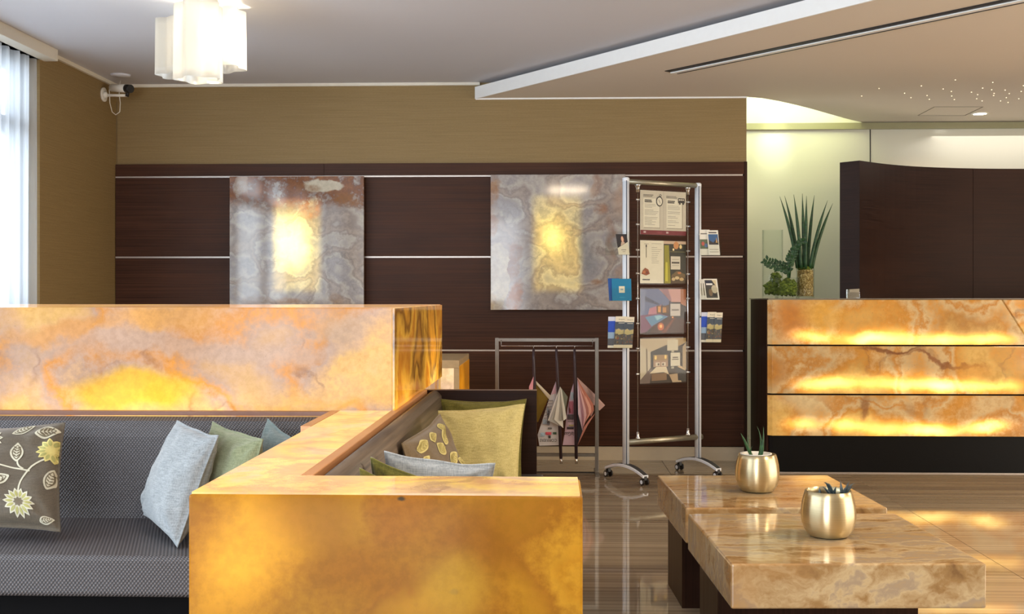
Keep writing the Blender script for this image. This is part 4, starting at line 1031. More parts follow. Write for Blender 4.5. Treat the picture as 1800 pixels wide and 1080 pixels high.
# ================================================================== WALL ART
def art(lab, x0, x1, z0, z1, mat, o):
    t = thing('onyx_wall_panel', lab, 'wall art', o)
    MB().box(x0, x1, WB-0.105, WB-0.080, z0, z1).build('onyx_slab', mat, t, bevel=0.002)
    MB().box(x0+0.08, x1-0.08, WB-0.0798, WB-0.029, z0+0.08, z1-0.08).build('mount_frame', M['blacksoft'], t)
    return t
AY = WB-0.105
a1 = tuple(Vector((-1.765, AY, 1.035))); a2 = tuple(Vector((0.04, AY, 1.04)))
def rectmask(u0, v0, u1, v1, soft, fl):
    def f(n, p):
        a, b = atY(u0, v1, AY), atY(u1, v0, AY)
        return n.m_('ADD', boxmask(n, p, ((a.x+b.x)/2, 0, (a.z+b.z)/2), ((b.x-a.x)/2, 0, (b.z-a.z)/2), soft), fl)
    return f
def extra1(n, p, ps, warp, col):
    # rusty clouds along the top edge, with a cream lobe at the upper right
    s = n.node('ShaderNodeSeparateXYZ'); n.set(s.inputs[0], n.vm('ADD', p, n.scale(warp, (0.9,)*3)))
    z1_, z2_ = atY(0, 372, AY).z, atY(0, 352, AY).z
    band = n.mr(s.outputs[2], z1_-0.02, z2_+0.01, 0, 1)
    tx = n.noise(n.vm('ADD', ps, (3, 0, 0)), 9, 7, 0.7)
    col = n.mix(n.m_('MULTIPLY', band, n.mr(tx, 0.38, 0.52, 0.1, 1.0)), col, n.ramp(tx, [(0.3, (84, 50, 42)), (0.55, (138, 88, 54)), (0.75, (168, 116, 72))]))
    for (u, v, rx, rz, c, am) in ((572, 324, 0.15, 0.05, (214, 206, 184), 0.95), (612, 360, 0.05, 0.12, (206, 196, 176), 0.0), (425, 330, 0.05, 0.08, (192, 172, 150), 0.5)):
        if am: col = n.mix(n.m_('MULTIPLY', blobs(n, p, [(wp(u, v, AY), (rx, 1, rz), (0.75, 1.0), 0.7)], warp)[0], am), col, L(c))
    for (u, v, rx, rz, c, am) in ((612, 350, 0.10, 0.06, (150, 100, 52), 0.85), (545, 330, 0.10, 0.035, (146, 98, 56), 0.8), (448, 527, 0.12, 0.05, (146, 116, 88), 0.7), (505, 528, 0.10, 0.03, (168, 126, 88), 0.7), (588, 528, 0.05, 0.05, (156, 120, 84), 0.6), (415, 505, 0.04, 0.10, (150, 128, 110), 0.6), (550, 368, 0.10, 0.07, (190, 120, 40), 0.6)):
        col = n.mix(n.m_('MULTIPLY', n.m_('MULTIPLY', blobs(n, p, [(wp(u, v, AY), (rx, 1, rz), (0.5, 1.15), 0.6)], warp)[0], n.mr(tx, 0.35, 0.6, 0.35, 1)), am), col, L(c))
    return col
def extra2(n, p, ps, warp, col):
    tx = n.noise(n.vm('ADD', ps, (3, 0, 0)), 9, 7, 0.7)
    for (u, v, rx, rz, c, am, so) in ((872, 340, 0.05, 0.16, (168, 118, 66), 0.8, (0.5, 1.1)), (868, 395, 0.03, 0.10, (164, 110, 58), 0.7, (0.5, 1.1)), (898, 460, 0.05, 0.14, (150, 100, 66), 0.85, (0.6, 1.1)), (905, 520, 0.05, 0.12, (172, 106, 42), 0.9, (0.6, 1.1)),
                                  (876, 490, 0.075, 0.24, (206, 194, 170), 1.0, (0.88, 0.96)), (868, 470, 0.045, 0.16, (182, 166, 146), 0.7, (0.6, 1.1)), (872, 525, 0.03, 0.06, (196, 168, 128), 0.6, (0.6, 1.1)),
                                  (1060, 370, 0.05, 0.05, (168, 122, 94), 0.8, (0.4, 1.2)), (1075, 420, 0.03, 0.16, (156, 118, 96), 0.7, (0.4, 1.2)), (1040, 325, 0.04, 0.10, (168, 128, 104), 0.6, (0.4, 1.2)), (1090, 340, 0.07, 0.14, (190, 160, 138), 0.7, (0.4, 1.2)),
                                  (1092, 480, 0.07, 0.06, (176, 146, 126), 0.7, (0.4, 1.2)), (1045, 492, 0.05, 0.03, (172, 130, 98), 0.8, (0.4, 1.2)), (1075, 525, 0.12, 0.10, (196, 184, 174), 0.9, (0.7, 1.0)), (1034, 445, 0.07, 0.16, (142, 142, 146), 0.8, (0.3, 1.2))):
        col = n.mix(n.m_('MULTIPLY', n.m_('MULTIPLY', blobs(n, p, [(wp(u, v, AY), (rx, 1, rz), so, 0.7)], warp)[0], n.mr(tx, 0.35, 0.6, 0.5, 1)), am), col, L(c))
    return col
m1 = onyx('onyx_art_left', a1, greyo, glow=0.62, tint=(255, 232, 110), base_k=0.85, hotc=(255, 226, 120), seed=31, band_scale=2.4, vein=(120, 118, 122), vein_amt=0.35, fs=1.5, rough=0.07, extra=extra1, tw=0.12,
    spots=[((wp(510, 420, AY), (0.20, 1, 0.26), (0.0, 1.15), 0.1), 1.25), ((wp(520, 455, AY), (0.14, 1, 0.2), (0.0, 1.2), 0.2), 0.3), ((wp(540, 440, AY), (0.05, 1, 0.05), (0.0, 1.2), 0.2), 0.25)], mask=rectmask(481, 350, 563, 512, 0.03, 0.0))
m2 = onyx('onyx_art_right', a2, greyo, glow=0.45, tint=(255, 226, 70), base_k=0.85, hotc=(255, 226, 110), seed=44, band_scale=2.0, vein=(120, 118, 122), vein_amt=0.35, fs=1.5, rough=0.07, extra=extra2, tw=0.12,
    spots=[((wp(968, 412, AY), (0.17, 1, 0.20), (0.0, 1.15), 0.1), 0.8), ((wp(985, 440, AY), (0.2, 1, 0.2), (0.0, 1.2), 0.3), 0.3)], mask=rectmask(938, 345, 1021, 512, 0.035, 0.0))
x0, x1 = atY(403.5, 400, AY).x, atY(639.5, 400, AY).x
art('left square onyx wall panel with rust clouds and a glowing centre', x0, x1, 1.036, 1.962, m1, a1)
x0, x1 = atY(862.5, 400, AY).x, atY(1099.5, 400, AY).x
art('right square onyx wall panel, partly behind the brochure stand', x0, x1, 1.040, 1.968, m2, a2)

# ================================================================== BROCHURE STAND
F1 = Vector((0.454, 7.0, 0)); F2 = Vector((0.931, 7.29, 0)); R_ = (F2-F1).normalized(); NF = Vector((R_.y, -R_.x, 0)); UP = Vector((0, 0, 1))
st = thing('brochure_stand', 'tall silver wheeled display stand with cable-hung poster holders', 'display stand', (F1+F2)/2)
for F, ztop in ((F1, 1.858), (F2, 1.850)):
    mb = MB()
    n = 20; rr = 0.021
    ring = []
    mb.tube([F+UP*0.095, F+UP*ztop], rr, 20); mb.build('post', M['alu'], st)
    # dark groove running down the camera-left face of the post
    gd = (NF*0.93-R_*0.38).normalized()
    g0 = F+gd*(rr-0.0012); s_ = Vector((-gd.y, gd.x, 0))
    MB().obox(g0+UP*0.10-s_*0.0025, s_*0.005, gd*0.0022, UP*(ztop-0.115)).build('groove', plain((50, 62, 84), 0.5, name='groove_dark'), st)
    MB().lathe((F.x, F.y, ztop-0.002), [(0.001, 0.008), (0.014, 0.008), (0.022, 0.002), (0.022, -0.02), (0.0212, -0.02)], 20).build('post_cap', M['alu'], st)
    # arched foot
    mb = MB(); mt = MB(); K = 16; prof = []
    for i in range(K+1):
        t = -1+2*i/K; z = 0.104-0.042*t*t; w_ = 0.021+0.004*(1-abs(t)); prof.append((t*0.205, z, w_))
    vs = []; vt = []
    for (s_, z, w_) in prof:
        c_ = F+NF*s_
        vs += [c_-R_*w_+UP*(z-0.018), c_+R_*w_+UP*(z-0.018), c_+R_*w_+UP*z, c_-R_*w_+UP*z]
        vt += [c_-R_*(w_-0.006)+UP*(z+0.0002), c_+R_*(w_-0.006)+UP*(z+0.0002), c_+R_*(w_-0.006)+UP*(z+0.0022), c_-R_*(w_-0.006)+UP*(z+0.0022)]
    fs = []
    for i in range(K):
        a = i*4; b = a+4
        fs += [(a, a+1, b+1, b), (a+1, a+2, b+2, b+1), (a+2, a+3, b+3, b+2), (a+3, a, b, b+3)]
    fs += [(0, 1, 2, 3), (K*4, K*4+1, K*4+2, K*4+3)]
    mb.add(vs, fs); mt.add(vt, fs)
    mb.build('foot', M['alu'], st, bevel=0.003); mt.build('foot_inlay', plain((92, 94, 98), 0.35, 0.6, name='inlay_grey'), st)
    for e in (-0.192, 0.192):
        c_ = F+NF*e
        cs = MB(); cs.tube([c_+UP*0.052, c_+UP*0.068], 0.009, 10)
        cs.obox(c_-R_*0.011-NF*0.012+UP*0.030, R_*0.022, NF*0.026, UP*0.026)
        co = cs.build('caster', M['black'], st, bevel=0.002)
        for s_ in (-1, 1):
            MB().tube([c_+R_*s_*0.012+UP*0.0205, c_+R_*s_*0.022+UP*0.0205], 0.0200, 20).build('wheel', M['black'], co)
            MB().tube([c_+R_*s_*0.0222+UP*0.0205, c_+R_*s_*0.0232+UP*0.0205], 0.0125, 16).build('wheel_hub', M['alu'], co)
MB().tube([F1+UP*1.838, F2+UP*1.838], 0.0155, 16).build('top_rail', M['alu_rail'], st)
MB().tube([F1+UP*0.236+NF*0.0, F2+UP*0.236+R_*0.03], 0.0175, 16).build('bottom_rail', M['alu_rail'], st)
span = (F2-F1).length
CA, CB_ = 0.160*span, 0.855*span
for s_ in (CA, CB_):
    p = F1+R_*s_
    MB().tube([p+UP*0.255, p+UP*1.80], 0.0028, 8).build('cable', M['chrome'], st)
    MB().tube([p+UP*1.824, p+UP*1.815, p+UP*1.80, p+UP*1.775], [0.022, 0.016, 0.011, 0.010], 14).build('cable_cup', M['chrome'], st)
    MB().tube([p+UP*0.252, p+UP*0.262, p+UP*0.272, p+UP*0.297], [0.020, 0.014, 0.010, 0.009], 14).build('cable_cup', M['chrome'], st)
pans = [(1.517, 1.791), (1.214, 1.480), (0.905, 1.179), (0.592, 0.870)]
s0 = CA+0.018; pw = CB_-CA-0.034
def sheet_things():
    out = []
    for (z0, z1) in pans:
        for s_ in (CA, CB_):
            for zz_ in (z0+0.06, z1-0.06):
                p = F1+R_*s_+UP*zz_
                MB().tube([p-R_*0.014, p+R_*0.014], 0.0065, 10).build('clip', M['chrome'], st)
        o = F1+R_*s0+NF*0.006+UP*z0
        MB().obox(o-R_*0.006-UP*0.008, R_*(pw+0.012), NF*0.0012, UP*(z1-z0+0.016)).build('poster_holder', M['acrylic'], st)
        out.append((F1+R_*s0+UP*z0-NF*0.0, R_*pw, UP*(z1-z0)))
    return out
sh = sheet_things()
def poster(lab, o, r, u, items, extra=None, rgb=(226, 218, 200)):
    t = thing('poster', lab, 'poster', o+r*0.5)
    MB().obox(o-NF*0.001, r, NF*0.0015, u).build('sheet', plain(rgb, 0.6, var=0.01, name='poster_paper'), t)
    flat_prints(t, 'printed_image', o+NF*0.0008, r, u, NF, items)
    return t
INK = (46, 38, 36)
def lines(x0, x1, y_top, rows_, dy, h=0.006, rgb=(120, 110, 100), seed=0):
    rnd = random.Random(seed); out = []
    for i in range(rows_):
        if rnd.random() < 0.18: continue
        xe = x0+(x1-x0)*rnd.uniform(0.5, 1.0); y = y_top-i*dy
        out.append((rect(x0, y-h, xe, y), rgb))
    return out
it = [(rect(0, 0.0, 1, 0.10), (120, 26, 40)), (rect(0.07, 0.035, 0.12, 0.075), (200, 170, 170)), (rect(0.56, 0.035, 0.61, 0.075), (200, 170, 170)), (rect(0.37, 0.03, 0.47, 0.07), (140, 44, 60)), (rect(0, 0.10, 1, 1), (206, 196, 178)), (rect(0.495, 0.1, 0.505, 1), (188, 178, 160))]
it += [(rect(0.06, 0.89, 0.28, 0.905), (90, 82, 74)), (rect(0.06, 0.86, 0.26, 0.875), (90, 82, 74)), (rect(0.56, 0.88, 0.78, 0.893), (90, 82, 74)), (rect(0.56, 0.85, 0.80, 0.865), (90, 82, 74))]
it += [(rect(0.075, 0.145, 0.425, 0.81), (150, 140, 122)), (rect(0.065, 0.16, 0.415, 0.82), (232, 224, 204)), (rect(0.575, 0.145, 0.925, 0.81), (150, 140, 122)), (rect(0.565, 0.16, 0.91, 0.82), (232, 224, 204))]
it += [(rect(0.09, 0.765, 0.24, 0.79), INK), (rect(0.09, 0.73, 0.25, 0.755), INK), (rect(0.59, 0.765, 0.75, 0.79), INK), (rect(0.59, 0.73, 0.74, 0.755), INK)]
it += lines(0.09, 0.39, 0.69, 15, 0.033, 0.007, (124, 114, 102), 3)+lines(0.59, 0.87, 0.67, 14, 0.034, 0.007, (124, 114, 102), 5)
it += [(disc(0.41, 0.76, 0.072, 0.115, 24), INK), (disc(0.41, 0.76, 0.056, 0.092, 24), (226, 218, 200)), ([(0.385, 0.80), (0.395, 0.80), (0.43, 0.715), (0.42, 0.715)], INK), (disc(0.43, 0.895, 0.022, 0.03, 10), INK), (disc(0.43, 0.895, 0.011, 0.016, 10), (226, 218, 200))]
it += [(rect(0.82, 0.745, 0.965, 0.855), INK), (rect(0.835, 0.80, 0.865, 0.835), (216, 206, 188)), (rect(0.875, 0.80, 0.905, 0.835), (216, 206, 188)), (rect(0.915, 0.80, 0.945, 0.835), (216, 206, 188)), (disc(0.855, 0.735, 0.02, 0.03, 10), INK), (disc(0.93, 0.735, 0.02, 0.03, 10), INK)]
poster('top poster on the stand: two text leaflets over a dark red band', *sh[0], it)
it = [(rect(0, 0, 0.505, 1), (232, 224, 202)), (rect(0.505, 0, 1, 1), (44, 40, 28)), (rect(0.505, 0.93, 1, 1), (206, 176, 150)), ([(0.52, 0), (0.66, 0), (0.62, 0.9), (0.52, 0.9)], (150, 142, 36)), ([(0.54, 0.05), (0.6, 0.05), (0.59, 0.5), (0.55, 0.5)], (206, 196, 60)), ([(0.66, 0.05), (0.98, 0.02), (0.98, 0.22), (0.8, 0.3), (0.68, 0.2)], (112, 88, 52)), (disc(0.78, 0.9, 0.06, 0.09), (206, 140, 84)), (disc(0.88, 0.87, 0.03, 0.05), (240, 214, 150)), (disc(0.72, 0.80, 0.02, 0.03), (250, 226, 170)), (rect(0.62, 0.74, 0.98, 0.755), (110, 104, 60))]
it += [(rect(0.67, 0.0, 0.98, 0.14), (84, 66, 44)), (disc(0.8, 0.13, 0.05, 0.04), (214, 188, 140)), (disc(0.9, 0.1, 0.05, 0.04), (196, 164, 112)), (disc(0.72, 0.1, 0.04, 0.04), (206, 178, 132)), (disc(0.85, 0.25, 0.04, 0.03), (190, 120, 70))]
it += [(rect(0.66, 0.33, 0.87, 0.64), (218, 208, 190)), (rect(0.68, 0.47, 0.85, 0.51), (60, 50, 40)), (rect(0.69, 0.56, 0.84, 0.57), (150, 140, 120)), (rect(0.69, 0.42, 0.84, 0.43), (150, 140, 120))]
it += [(rect(0.121, 0.60, 0.131, 0.88), (50, 42, 40)), (disc(0.126, 0.87, 0.013, 0.035), (50, 42, 40)), (rect(0.08, 0.915, 0.18, 0.922), (120, 108, 100))]+lines(0.24, 0.46, 0.93, 12, 0.045, 0.007, (140, 130, 112), 8)
it += [([(0.02, 0.22), (0.12, 0.18), (0.2, 0.22), (0.17, 0.32), (0.1, 0.36), (0.05, 0.30)], (150, 78, 44)), (disc(0.08, 0.26, 0.03, 0.03), (190, 110, 60)), (disc(0.14, 0.25, 0.03, 0.03), (120, 52, 34)), (rect(0.04, 0.07, 0.20, 0.10), INK)]
poster('second poster on the stand: cream menu page beside a dining photo', *sh[1], it)
it = [(rect(0, 0, 1, 1), (44, 30, 34)), ([(0, 1), (0.4, 1), (0.68, 0.68), (0.42, 0.55), (0, 0.35)], (96, 106, 148)), ([(0, 0.98), (0.12, 0.98), (0.10, 0.5), (0, 0.36)], (120, 130, 168)), ([(0.1, 0.84), (0.42, 0.66), (0.42, 0.62), (0.1, 0.72)], (64, 70, 104)), ([(0.4, 1), (1, 1), (1, 0.7), (0.68, 0.70)], (196, 146, 140)), ([(0.42, 1), (0.6, 1), (0.68, 0.76), (0.66, 0.7)], (150, 108, 120)), ([(0.88, 1), (1, 1), (1, 0.6), (0.88, 0.66)], (166, 100, 66)),
      ([(0.2, 0.56), (0.45, 0.64), (0.45, 0.44), (0.16, 0.40)], (178, 112, 130)), (rect(0.35, 0.44, 0.62, 0.62), (96, 62, 40)), (rect(0.38, 0.47, 0.44, 0.60), (214, 150, 86)), (rect(0.47, 0.46, 0.56, 0.58), (186, 128, 70)), (rect(0.62, 0.44, 0.66, 0.72), (54, 44, 56)), (rect(0.46, 0.44, 0.48, 0.66), (60, 52, 70)),
      ([(0.0, 0.40), (0.4, 0.44), (0.62, 0.38), (0.25, 0.14), (0.12, 0.02), (0.0, 0.0)], (120, 70, 104)), ([(0.1, 0.36), (0.42, 0.42), (0.60, 0.37), (0.24, 0.15)], (86, 136, 176)), ([(0.3, 0.38), (0.42, 0.40), (0.5, 0.36), (0.36, 0.28)], (140, 186, 206)),
      ([(0.24, 0.12), (0.64, 0.36), (0.98, 0.3), (1, 0), (0.2, 0)], (70, 34, 28)), ([(0.45, 0.0), (0.72, 0.34), (0.76, 0.34), (0.55, 0.0)], (120, 62, 44)), (disc(0.44, 0.14, 0.07, 0.09), (196, 98, 60)), (disc(0.44, 0.15, 0.03, 0.04), (250, 190, 110)), (rect(0.65, 0.38, 0.87, 0.66), (200, 192, 186)), (rect(0.68, 0.50, 0.84, 0.54), (128, 120, 116)), (disc(0.70, 0.35, 0.02, 0.02), (250, 170, 110))]
poster('third poster on the stand: indoor pool photo in blue and pink', *sh[2], it)
it = [(rect(0, 0, 1, 1), (58, 44, 34)), ([(0, 1), (0.78, 1), (0.78, 0.94), (0.22, 0.70), (0, 0.86)], (190, 172, 142)), ([(0.78, 1), (1, 1), (1, 0.9), (0.80, 0.80)], (168, 138, 88)), ([(0.22, 0.70), (0.58, 0.82), (0.58, 0.35), (0.24, 0.35)], (30, 24, 22)), (rect(0.58, 0.35, 0.86, 0.8), (40, 34, 30)), ([(0, 0.86), (0.22, 0.70), (0.22, 0.34), (0, 0.08)], (196, 184, 158)), ([(0.12, 0.78), (0.15, 0.76), (0.16, 0.26), (0.13, 0.22)], (120, 104, 84)), ([(0, 0.08), (0.2, 0.32), (0.26, 0.3), (0.2, 0), (0, 0)], (110, 92, 84)),
      (rect(0.28, 0.36, 0.60, 0.63), (156, 124, 80)), (rect(0.28, 0.36, 0.60, 0.50), (168, 136, 110)), (disc(0.33, 0.57, 0.025, 0.05), (240, 206, 120)), (disc(0.545, 0.58, 0.025, 0.05), (240, 206, 120)), ([(0.2, 0.22), (0.34, 0.36), (0.56, 0.36), (0.62, 0.18), (0.5, 0.24), (0.26, 0.22)], (214, 198, 166)), (rect(0.33, 0.38, 0.42, 0.46), (214, 200, 176)), (rect(0.46, 0.38, 0.55, 0.46), (214, 200, 176)), (rect(0.37, 0.395, 0.41, 0.44), (96, 78, 60)), (rect(0.47, 0.395, 0.51, 0.44), (96, 78, 60)), ([(0.24, 0.05), (0.57, 0.06), (0.57, 0.22), (0.24, 0.21)], (134, 104, 76)),
      ([(0.62, 0.18), (0.82, 0.20), (0.9, 0.0), (0.7, 0.0)], (186, 160, 128)), ([(0.8, 0.34), (1, 0.2), (1, 0.02), (0.82, 0.04)], (52, 46, 42)), ([(0.8, 0.35), (0.98, 0.26), (0.98, 0.30), (0.86, 0.38)], (206, 178, 138)), ([(0.92, 0.8), (1, 0.9), (1, 0.28), (0.92, 0.32)], (176, 152, 118)), (rect(0.58, 0.72, 0.82, 0.96), (206, 196, 170)), (rect(0.655, 0.37, 0.865, 0.67), (218, 210, 190)), (rect(0.70, 0.55, 0.82, 0.575), (90, 80, 66)), (rect(0.69, 0.51, 0.83, 0.53), (90, 80, 66)), (rect(0.67, 0.31, 0.73, 0.36), (180, 170, 150)), (rect(0.67, 0.68, 0.73, 0.73), (180, 170, 150))]
poster('lowest poster on the stand: hotel bedroom photo with a bed', *sh[3], it)

# acrylic side pockets and their leaflets (facing the camera, tilted back)
def pocket(F, side, u0, u1, v0, v1, Z):
    """open acrylic tray; returns its frame"""
    a = at(u0, v1, Z); b = at(u1, v1, Z); t_ = at(u0, v0, Z)
    r = b-a; u = Vector((0, 0, t_.z-a.z)); rn = r.normalized(); f = Vector((rn.y, -rn.x, 0))
    mb = MB(); mb.obox(a-UP*0.003, r, -f*0.002, u*1.15); mb.obox(a-UP*0.003+f*0.026, r, f*0.002, u*0.62); mb.obox(a-UP*0.003, r, f*0.0255, UP*0.002)
    mb.obox(a-UP*0.001, rn*0.0015, f*0.025, u*0.62); mb.obox(b-UP*0.001-rn*0.0015, rn*0.0015, f*0.025, u*0.62)
    mb.build('leaflet_pocket', M['acrylic'], st)
    # arm to the post
    zc = a.z+u.z*0.95; q = F+UP*zc; m = a+r*(0.75 if side < 0 else 0.12); m = Vector((m.x, m.y, zc))
    if (q-m).length > 0.03: MB().tube([q, m-f*0.002], 0.006, 8).build('pocket_arm', M['chrome'], st)
    return a, rn, r.length, u, f
def leaflet(lab, fr, x0, x1, h0, h1, items, off=0.004, skew=0.0, group=None, rgb=(226, 220, 204), thick=0.0012, name='leaflet'):
    a, rn, w_, u, f = fr
    o = a+rn*(w_*x0)+u*h0+f*off+UP*0.0005; r = rn*(w_*(x1-x0)); up = u*(h1-h0)+rn*(w_*skew)-f*0.004
    t = thing(name, lab, 'leaflet', o, 0, group)
    MB().obox(o, r, f*thick, up).build('paper', plain(rgb, 0.6, var=0.01, name='leaflet_paper'), t)
    flat_prints(t, 'printed_image', o+f*thick, r, up, f, items, 0.0004)
    return t, o, r, up, f
ZL = 6.90
P1 = pocket(F1, -1, 1064, 1109, 412, 448, ZL)
it = [([(0, 1), (1, 1), (1, 0.62), (0, 0.32)], (34, 26, 26)), (disc(0.55, 0.74, 0.14, 0.17), (150, 90, 60)), (disc(0.54, 0.76, 0.10, 0.13), (214, 170, 136)), ([(0.3, 0.42), (0.75, 0.56), (0.62, 0.64), (0.42, 0.62)], (196, 164, 140)), (rect(0.3, 0.22, 0.75, 0.25), (120, 110, 96)), (rect(0.4, 0.13, 0.65, 0.15), (120, 110, 96))]
leaflet('cream leaflet with a dark portrait photo in the stand upper left pocket', P1, 0.52, 0.95, 0.0, 1.0, it, skew=-0.12, rgb=(220, 208, 180))
P2 = pocket(F1, -1, 1070, 1111, 492, 529, ZL)
leaflet('dark blue booklet behind the teal one in the left pocket', P2, 0.02, 0.5, 0.0, 1.06, [(rect(0.0, 0, 0.9, 1), (16, 76, 150))], off=0.003, rgb=(16, 70, 142), skew=-0.06, name='booklet')
leaflet('teal blue booklet with a small cream square on its cover', P2, 0.14, 0.97, 0.0, 1.04, [(rect(0.36, 0.36, 0.66, 0.66), (214, 206, 176)), (rect(0.44, 0.48, 0.58, 0.54), (120, 150, 160)), (rect(0.38, 0.14, 0.64, 0.16), (60, 160, 190))], off=0.009, rgb=(6, 118, 158), thick=0.006, skew=-0.02, name='booklet')
def city(seed):
    rnd = random.Random(seed)
    it = [(rect(0, 0.83, 1, 1), (222, 212, 186)), (rect(0, 0.10, 1, 0.83), (84, 82, 84)), (rect(0.0, 0.60, 1, 0.83), (66, 76, 86)), (rect(0.0, 0.46, 1, 0.60), (108, 112, 112)), ([(0.05, 0.46), (0.1, 0.58), (0.35, 0.62), (0.6, 0.56), (1, 0.60), (1, 0.46), (0.4, 0.42)], (186, 170, 116)), (rect(0, 0, 1, 0.10), (218, 204, 172)), (rect(0.3, 0.78, 0.9, 0.80), (190, 186, 170))]
    for k in range(16):
        x = rnd.uniform(0, 0.85); y = rnd.uniform(0.12, 0.38)
        it.append((rect(x, y, x+rnd.uniform(0.06, 0.16), y+rnd.uniform(0.03, 0.08)), rnd.choice([(132, 108, 74), (96, 84, 62), (160, 142, 104), (70, 66, 58), (112, 94, 70), (140, 84, 58)])))
    return it
for (F, sd_, lr) in ((F1, -1, ('left', 1068, 1110, 563, 612)), (F2, 1, ('right', 1232, 1266, 555, 602))):
    Zp = ZL if sd_ < 0 else 7.15
    Pk = pocket(F, sd_, lr[1], lr[2], lr[3], lr[4], Zp)
    leaflet('blue and grey city leaflet at the edge of the lower %s pocket' % lr[0], Pk, 0.0, 0.42, 0, 1.12, [(rect(0, 0.86, 1, 1), (206, 210, 224)), (rect(0, 0.5, 1, 0.86), (28, 72, 178)), (rect(0, 0.30, 1, 0.5), (150, 176, 206)), (rect(0, 0.08, 1, 0.30), (84, 86, 96))], off=0.003, skew=0.03)
    for q, (xa, xb) in enumerate(((0.24, 0.70), (0.62, 1.02))):
        res = leaflet('cream-topped city view leaflet, %s of two in the lower %s pocket' % (('left', 'right')[q], lr[0]), Pk, xa, xb, 0, 1.13-0.02*q, city(q+3), off=0.008+0.004*q, skew=0.10)
        t_, o_, r_, up_, f_ = res
        text_part('Bergamo', t_, o_+up_*0.885+r_*0.30+f_*0.0022, r_, up_, 0.008, (56, 48, 44), width=r_.length*0.58)
P3 = pocket(F2, 1, 1231, 1267, 410, 449, 7.15)
leaflet('narrow white leaflet with coloured flowers in the upper right pocket', P3, 0.0, 0.5, 0.0, 1.15, [(rect(0, 0.25, 1, 0.62), (96, 104, 80)), (disc(0.3, 0.45, 0.15, 0.08), (190, 90, 80)), (disc(0.6, 0.38, 0.15, 0.08), (90, 110, 150)), (rect(0.1, 0.82, 0.8, 0.86), (110, 100, 90))], off=0.004, skew=-0.05)
leaflet('white leaflet with a blue sky and towers photo, upper right pocket', P3, 0.40, 0.95, 0.0, 1.12, [(rect(0.1, 0.42, 0.95, 0.84), (58, 92, 132)), ([(0.1, 0.42), (0.95, 0.42), (0.95, 0.55), (0.7, 0.62), (0.5, 0.5), (0.1, 0.62)], (60, 54, 56)), ([(0.72, 0.5), (0.8, 0.72), (0.88, 0.5)], (190, 150, 90)), (rect(0.15, 0.88, 0.85, 0.93), (90, 80, 76)), (rect(0.1, 0.12, 0.9, 0.14), (140, 130, 110)), (rect(0.1, 0.22, 0.9, 0.24), (140, 130, 110))], off=0.010, skew=-0.10)
P4 = pocket(F2, 1, 1231, 1266, 492, 527, 7.15)
for q in range(2):
    leaflet('cream magazine edge, %s in the middle right pocket' % ('rearmost' if q == 0 else 'second from the rear'), P4, 0.02+q*0.10, 0.60+q*0.1, 0, 1.02, [(rect(0.1, 0.2, 0.9, 0.8), (150, 140, 118))], off=0.003+0.004*q, skew=-0.08)
leaflet('cream magazine with a black and white still life cover', P4, 0.26, 0.95, 0, 1.04, [(rect(0.08, 0.08, 0.9, 0.94), (66, 62, 56)), (disc(0.72, 0.5, 0.22, 0.20), (190, 178, 150)), (disc(0.42, 0.34, 0.14, 0.18), (120, 96, 70)), (rect(0.12, 0.80, 0.6, 0.9), (40, 44, 60)), (rect(0.16, 0.70, 0.62, 0.78), (226, 222, 214)), ([(0.6, 0.94), (0.9, 0.94), (0.9, 0.6)], (206, 190, 150)), (disc(0.7, 0.22, 0.14, 0.08), (36, 32, 30))], off=0.012, skew=-0.13, name='magazine')

# ================================================================== NEWSPAPER RACK
nr = thing('newspaper_rack', 'brushed steel newspaper rack in front of the wood wall', 'newspaper rack', (-0.02, 7.31, 0))
XL, XR = -0.352, 0.288; YR = 7.31
for x in (XL, XR):
    MB().box(x-0.0115, x+0.0115, YR-0.02, YR+0.02, 0.006, 0.866).build('upright', M['steel'], nr, bevel=0.001)
    MB().box(x-0.013, x+0.013, YR-0.17, YR+0.17, 0.0, 0.006).build('foot_plate', M['steel'], nr)
MB().box(XL+0.0117, XR-0.0117, YR-0.02, YR+0.02, 0.842, 0.864).build('top_bar', M['steel'], nr, bevel=0.001)
MB().box(XL+0.0117, XR-0.0117, YR-0.010, YR+0.010, 0.105, 0.125).build('lower_bar', M['steel'], nr)
MB().box(XL+0.0135, XR-0.0135, YR-0.012, YR+0.012, 0.0, 0.0055).build('floor_bar', M['black'], nr)
hz = 0.815; HY = YR-0.035
mb = MB(); mb.tube([(XL+0.028, YR-0.022, 0.852), (XL+0.028, HY, 0.84), (XL+0.028, HY, hz), (XR-0.028, HY, hz), (XR-0.028, HY, 0.84), (XR-0.028, YR-0.022, 0.852)], 0.0028, 6)
mb.build('hanging_rod', M['chrome'], nr)
def npx(u, v, dz=0.0): return at(u, v, 7.262+dz)
def stick(lab, u0, v0, u1, v1, dz):
    a, b = npx(u0, v0, dz), npx(u1, v1, dz)
    t = thing('newspaper_stick', lab, 'newspaper holder', (a.x, a.y, b.z), 0, 'newspaper sticks hanging on the steel rack')
    d_ = (b-a)
    MB().tube([a, a+d_*0.10, a+d_*0.2, b], [0.0085, 0.0095, 0.0105, 0.0105], 10).build('wooden_rod', M['stick'], t)
    MB().tube([b, b+d_.normalized()*0.035], 0.0085, 10).build('ferrule', M['chrome'], t)
    h = a+UP*0.0
    MB().tube([h, h+UP*0.012, Vector((h.x, HY-0.004, hz+0.003)), Vector((h.x, HY+0.004, hz+0.0035))], 0.0016, 6).build('hook', M['chrome'], t)
    return t
M['stick'] = plain((58, 44, 50), 0.3, var=0.15, name='dark_lacquered_rod')
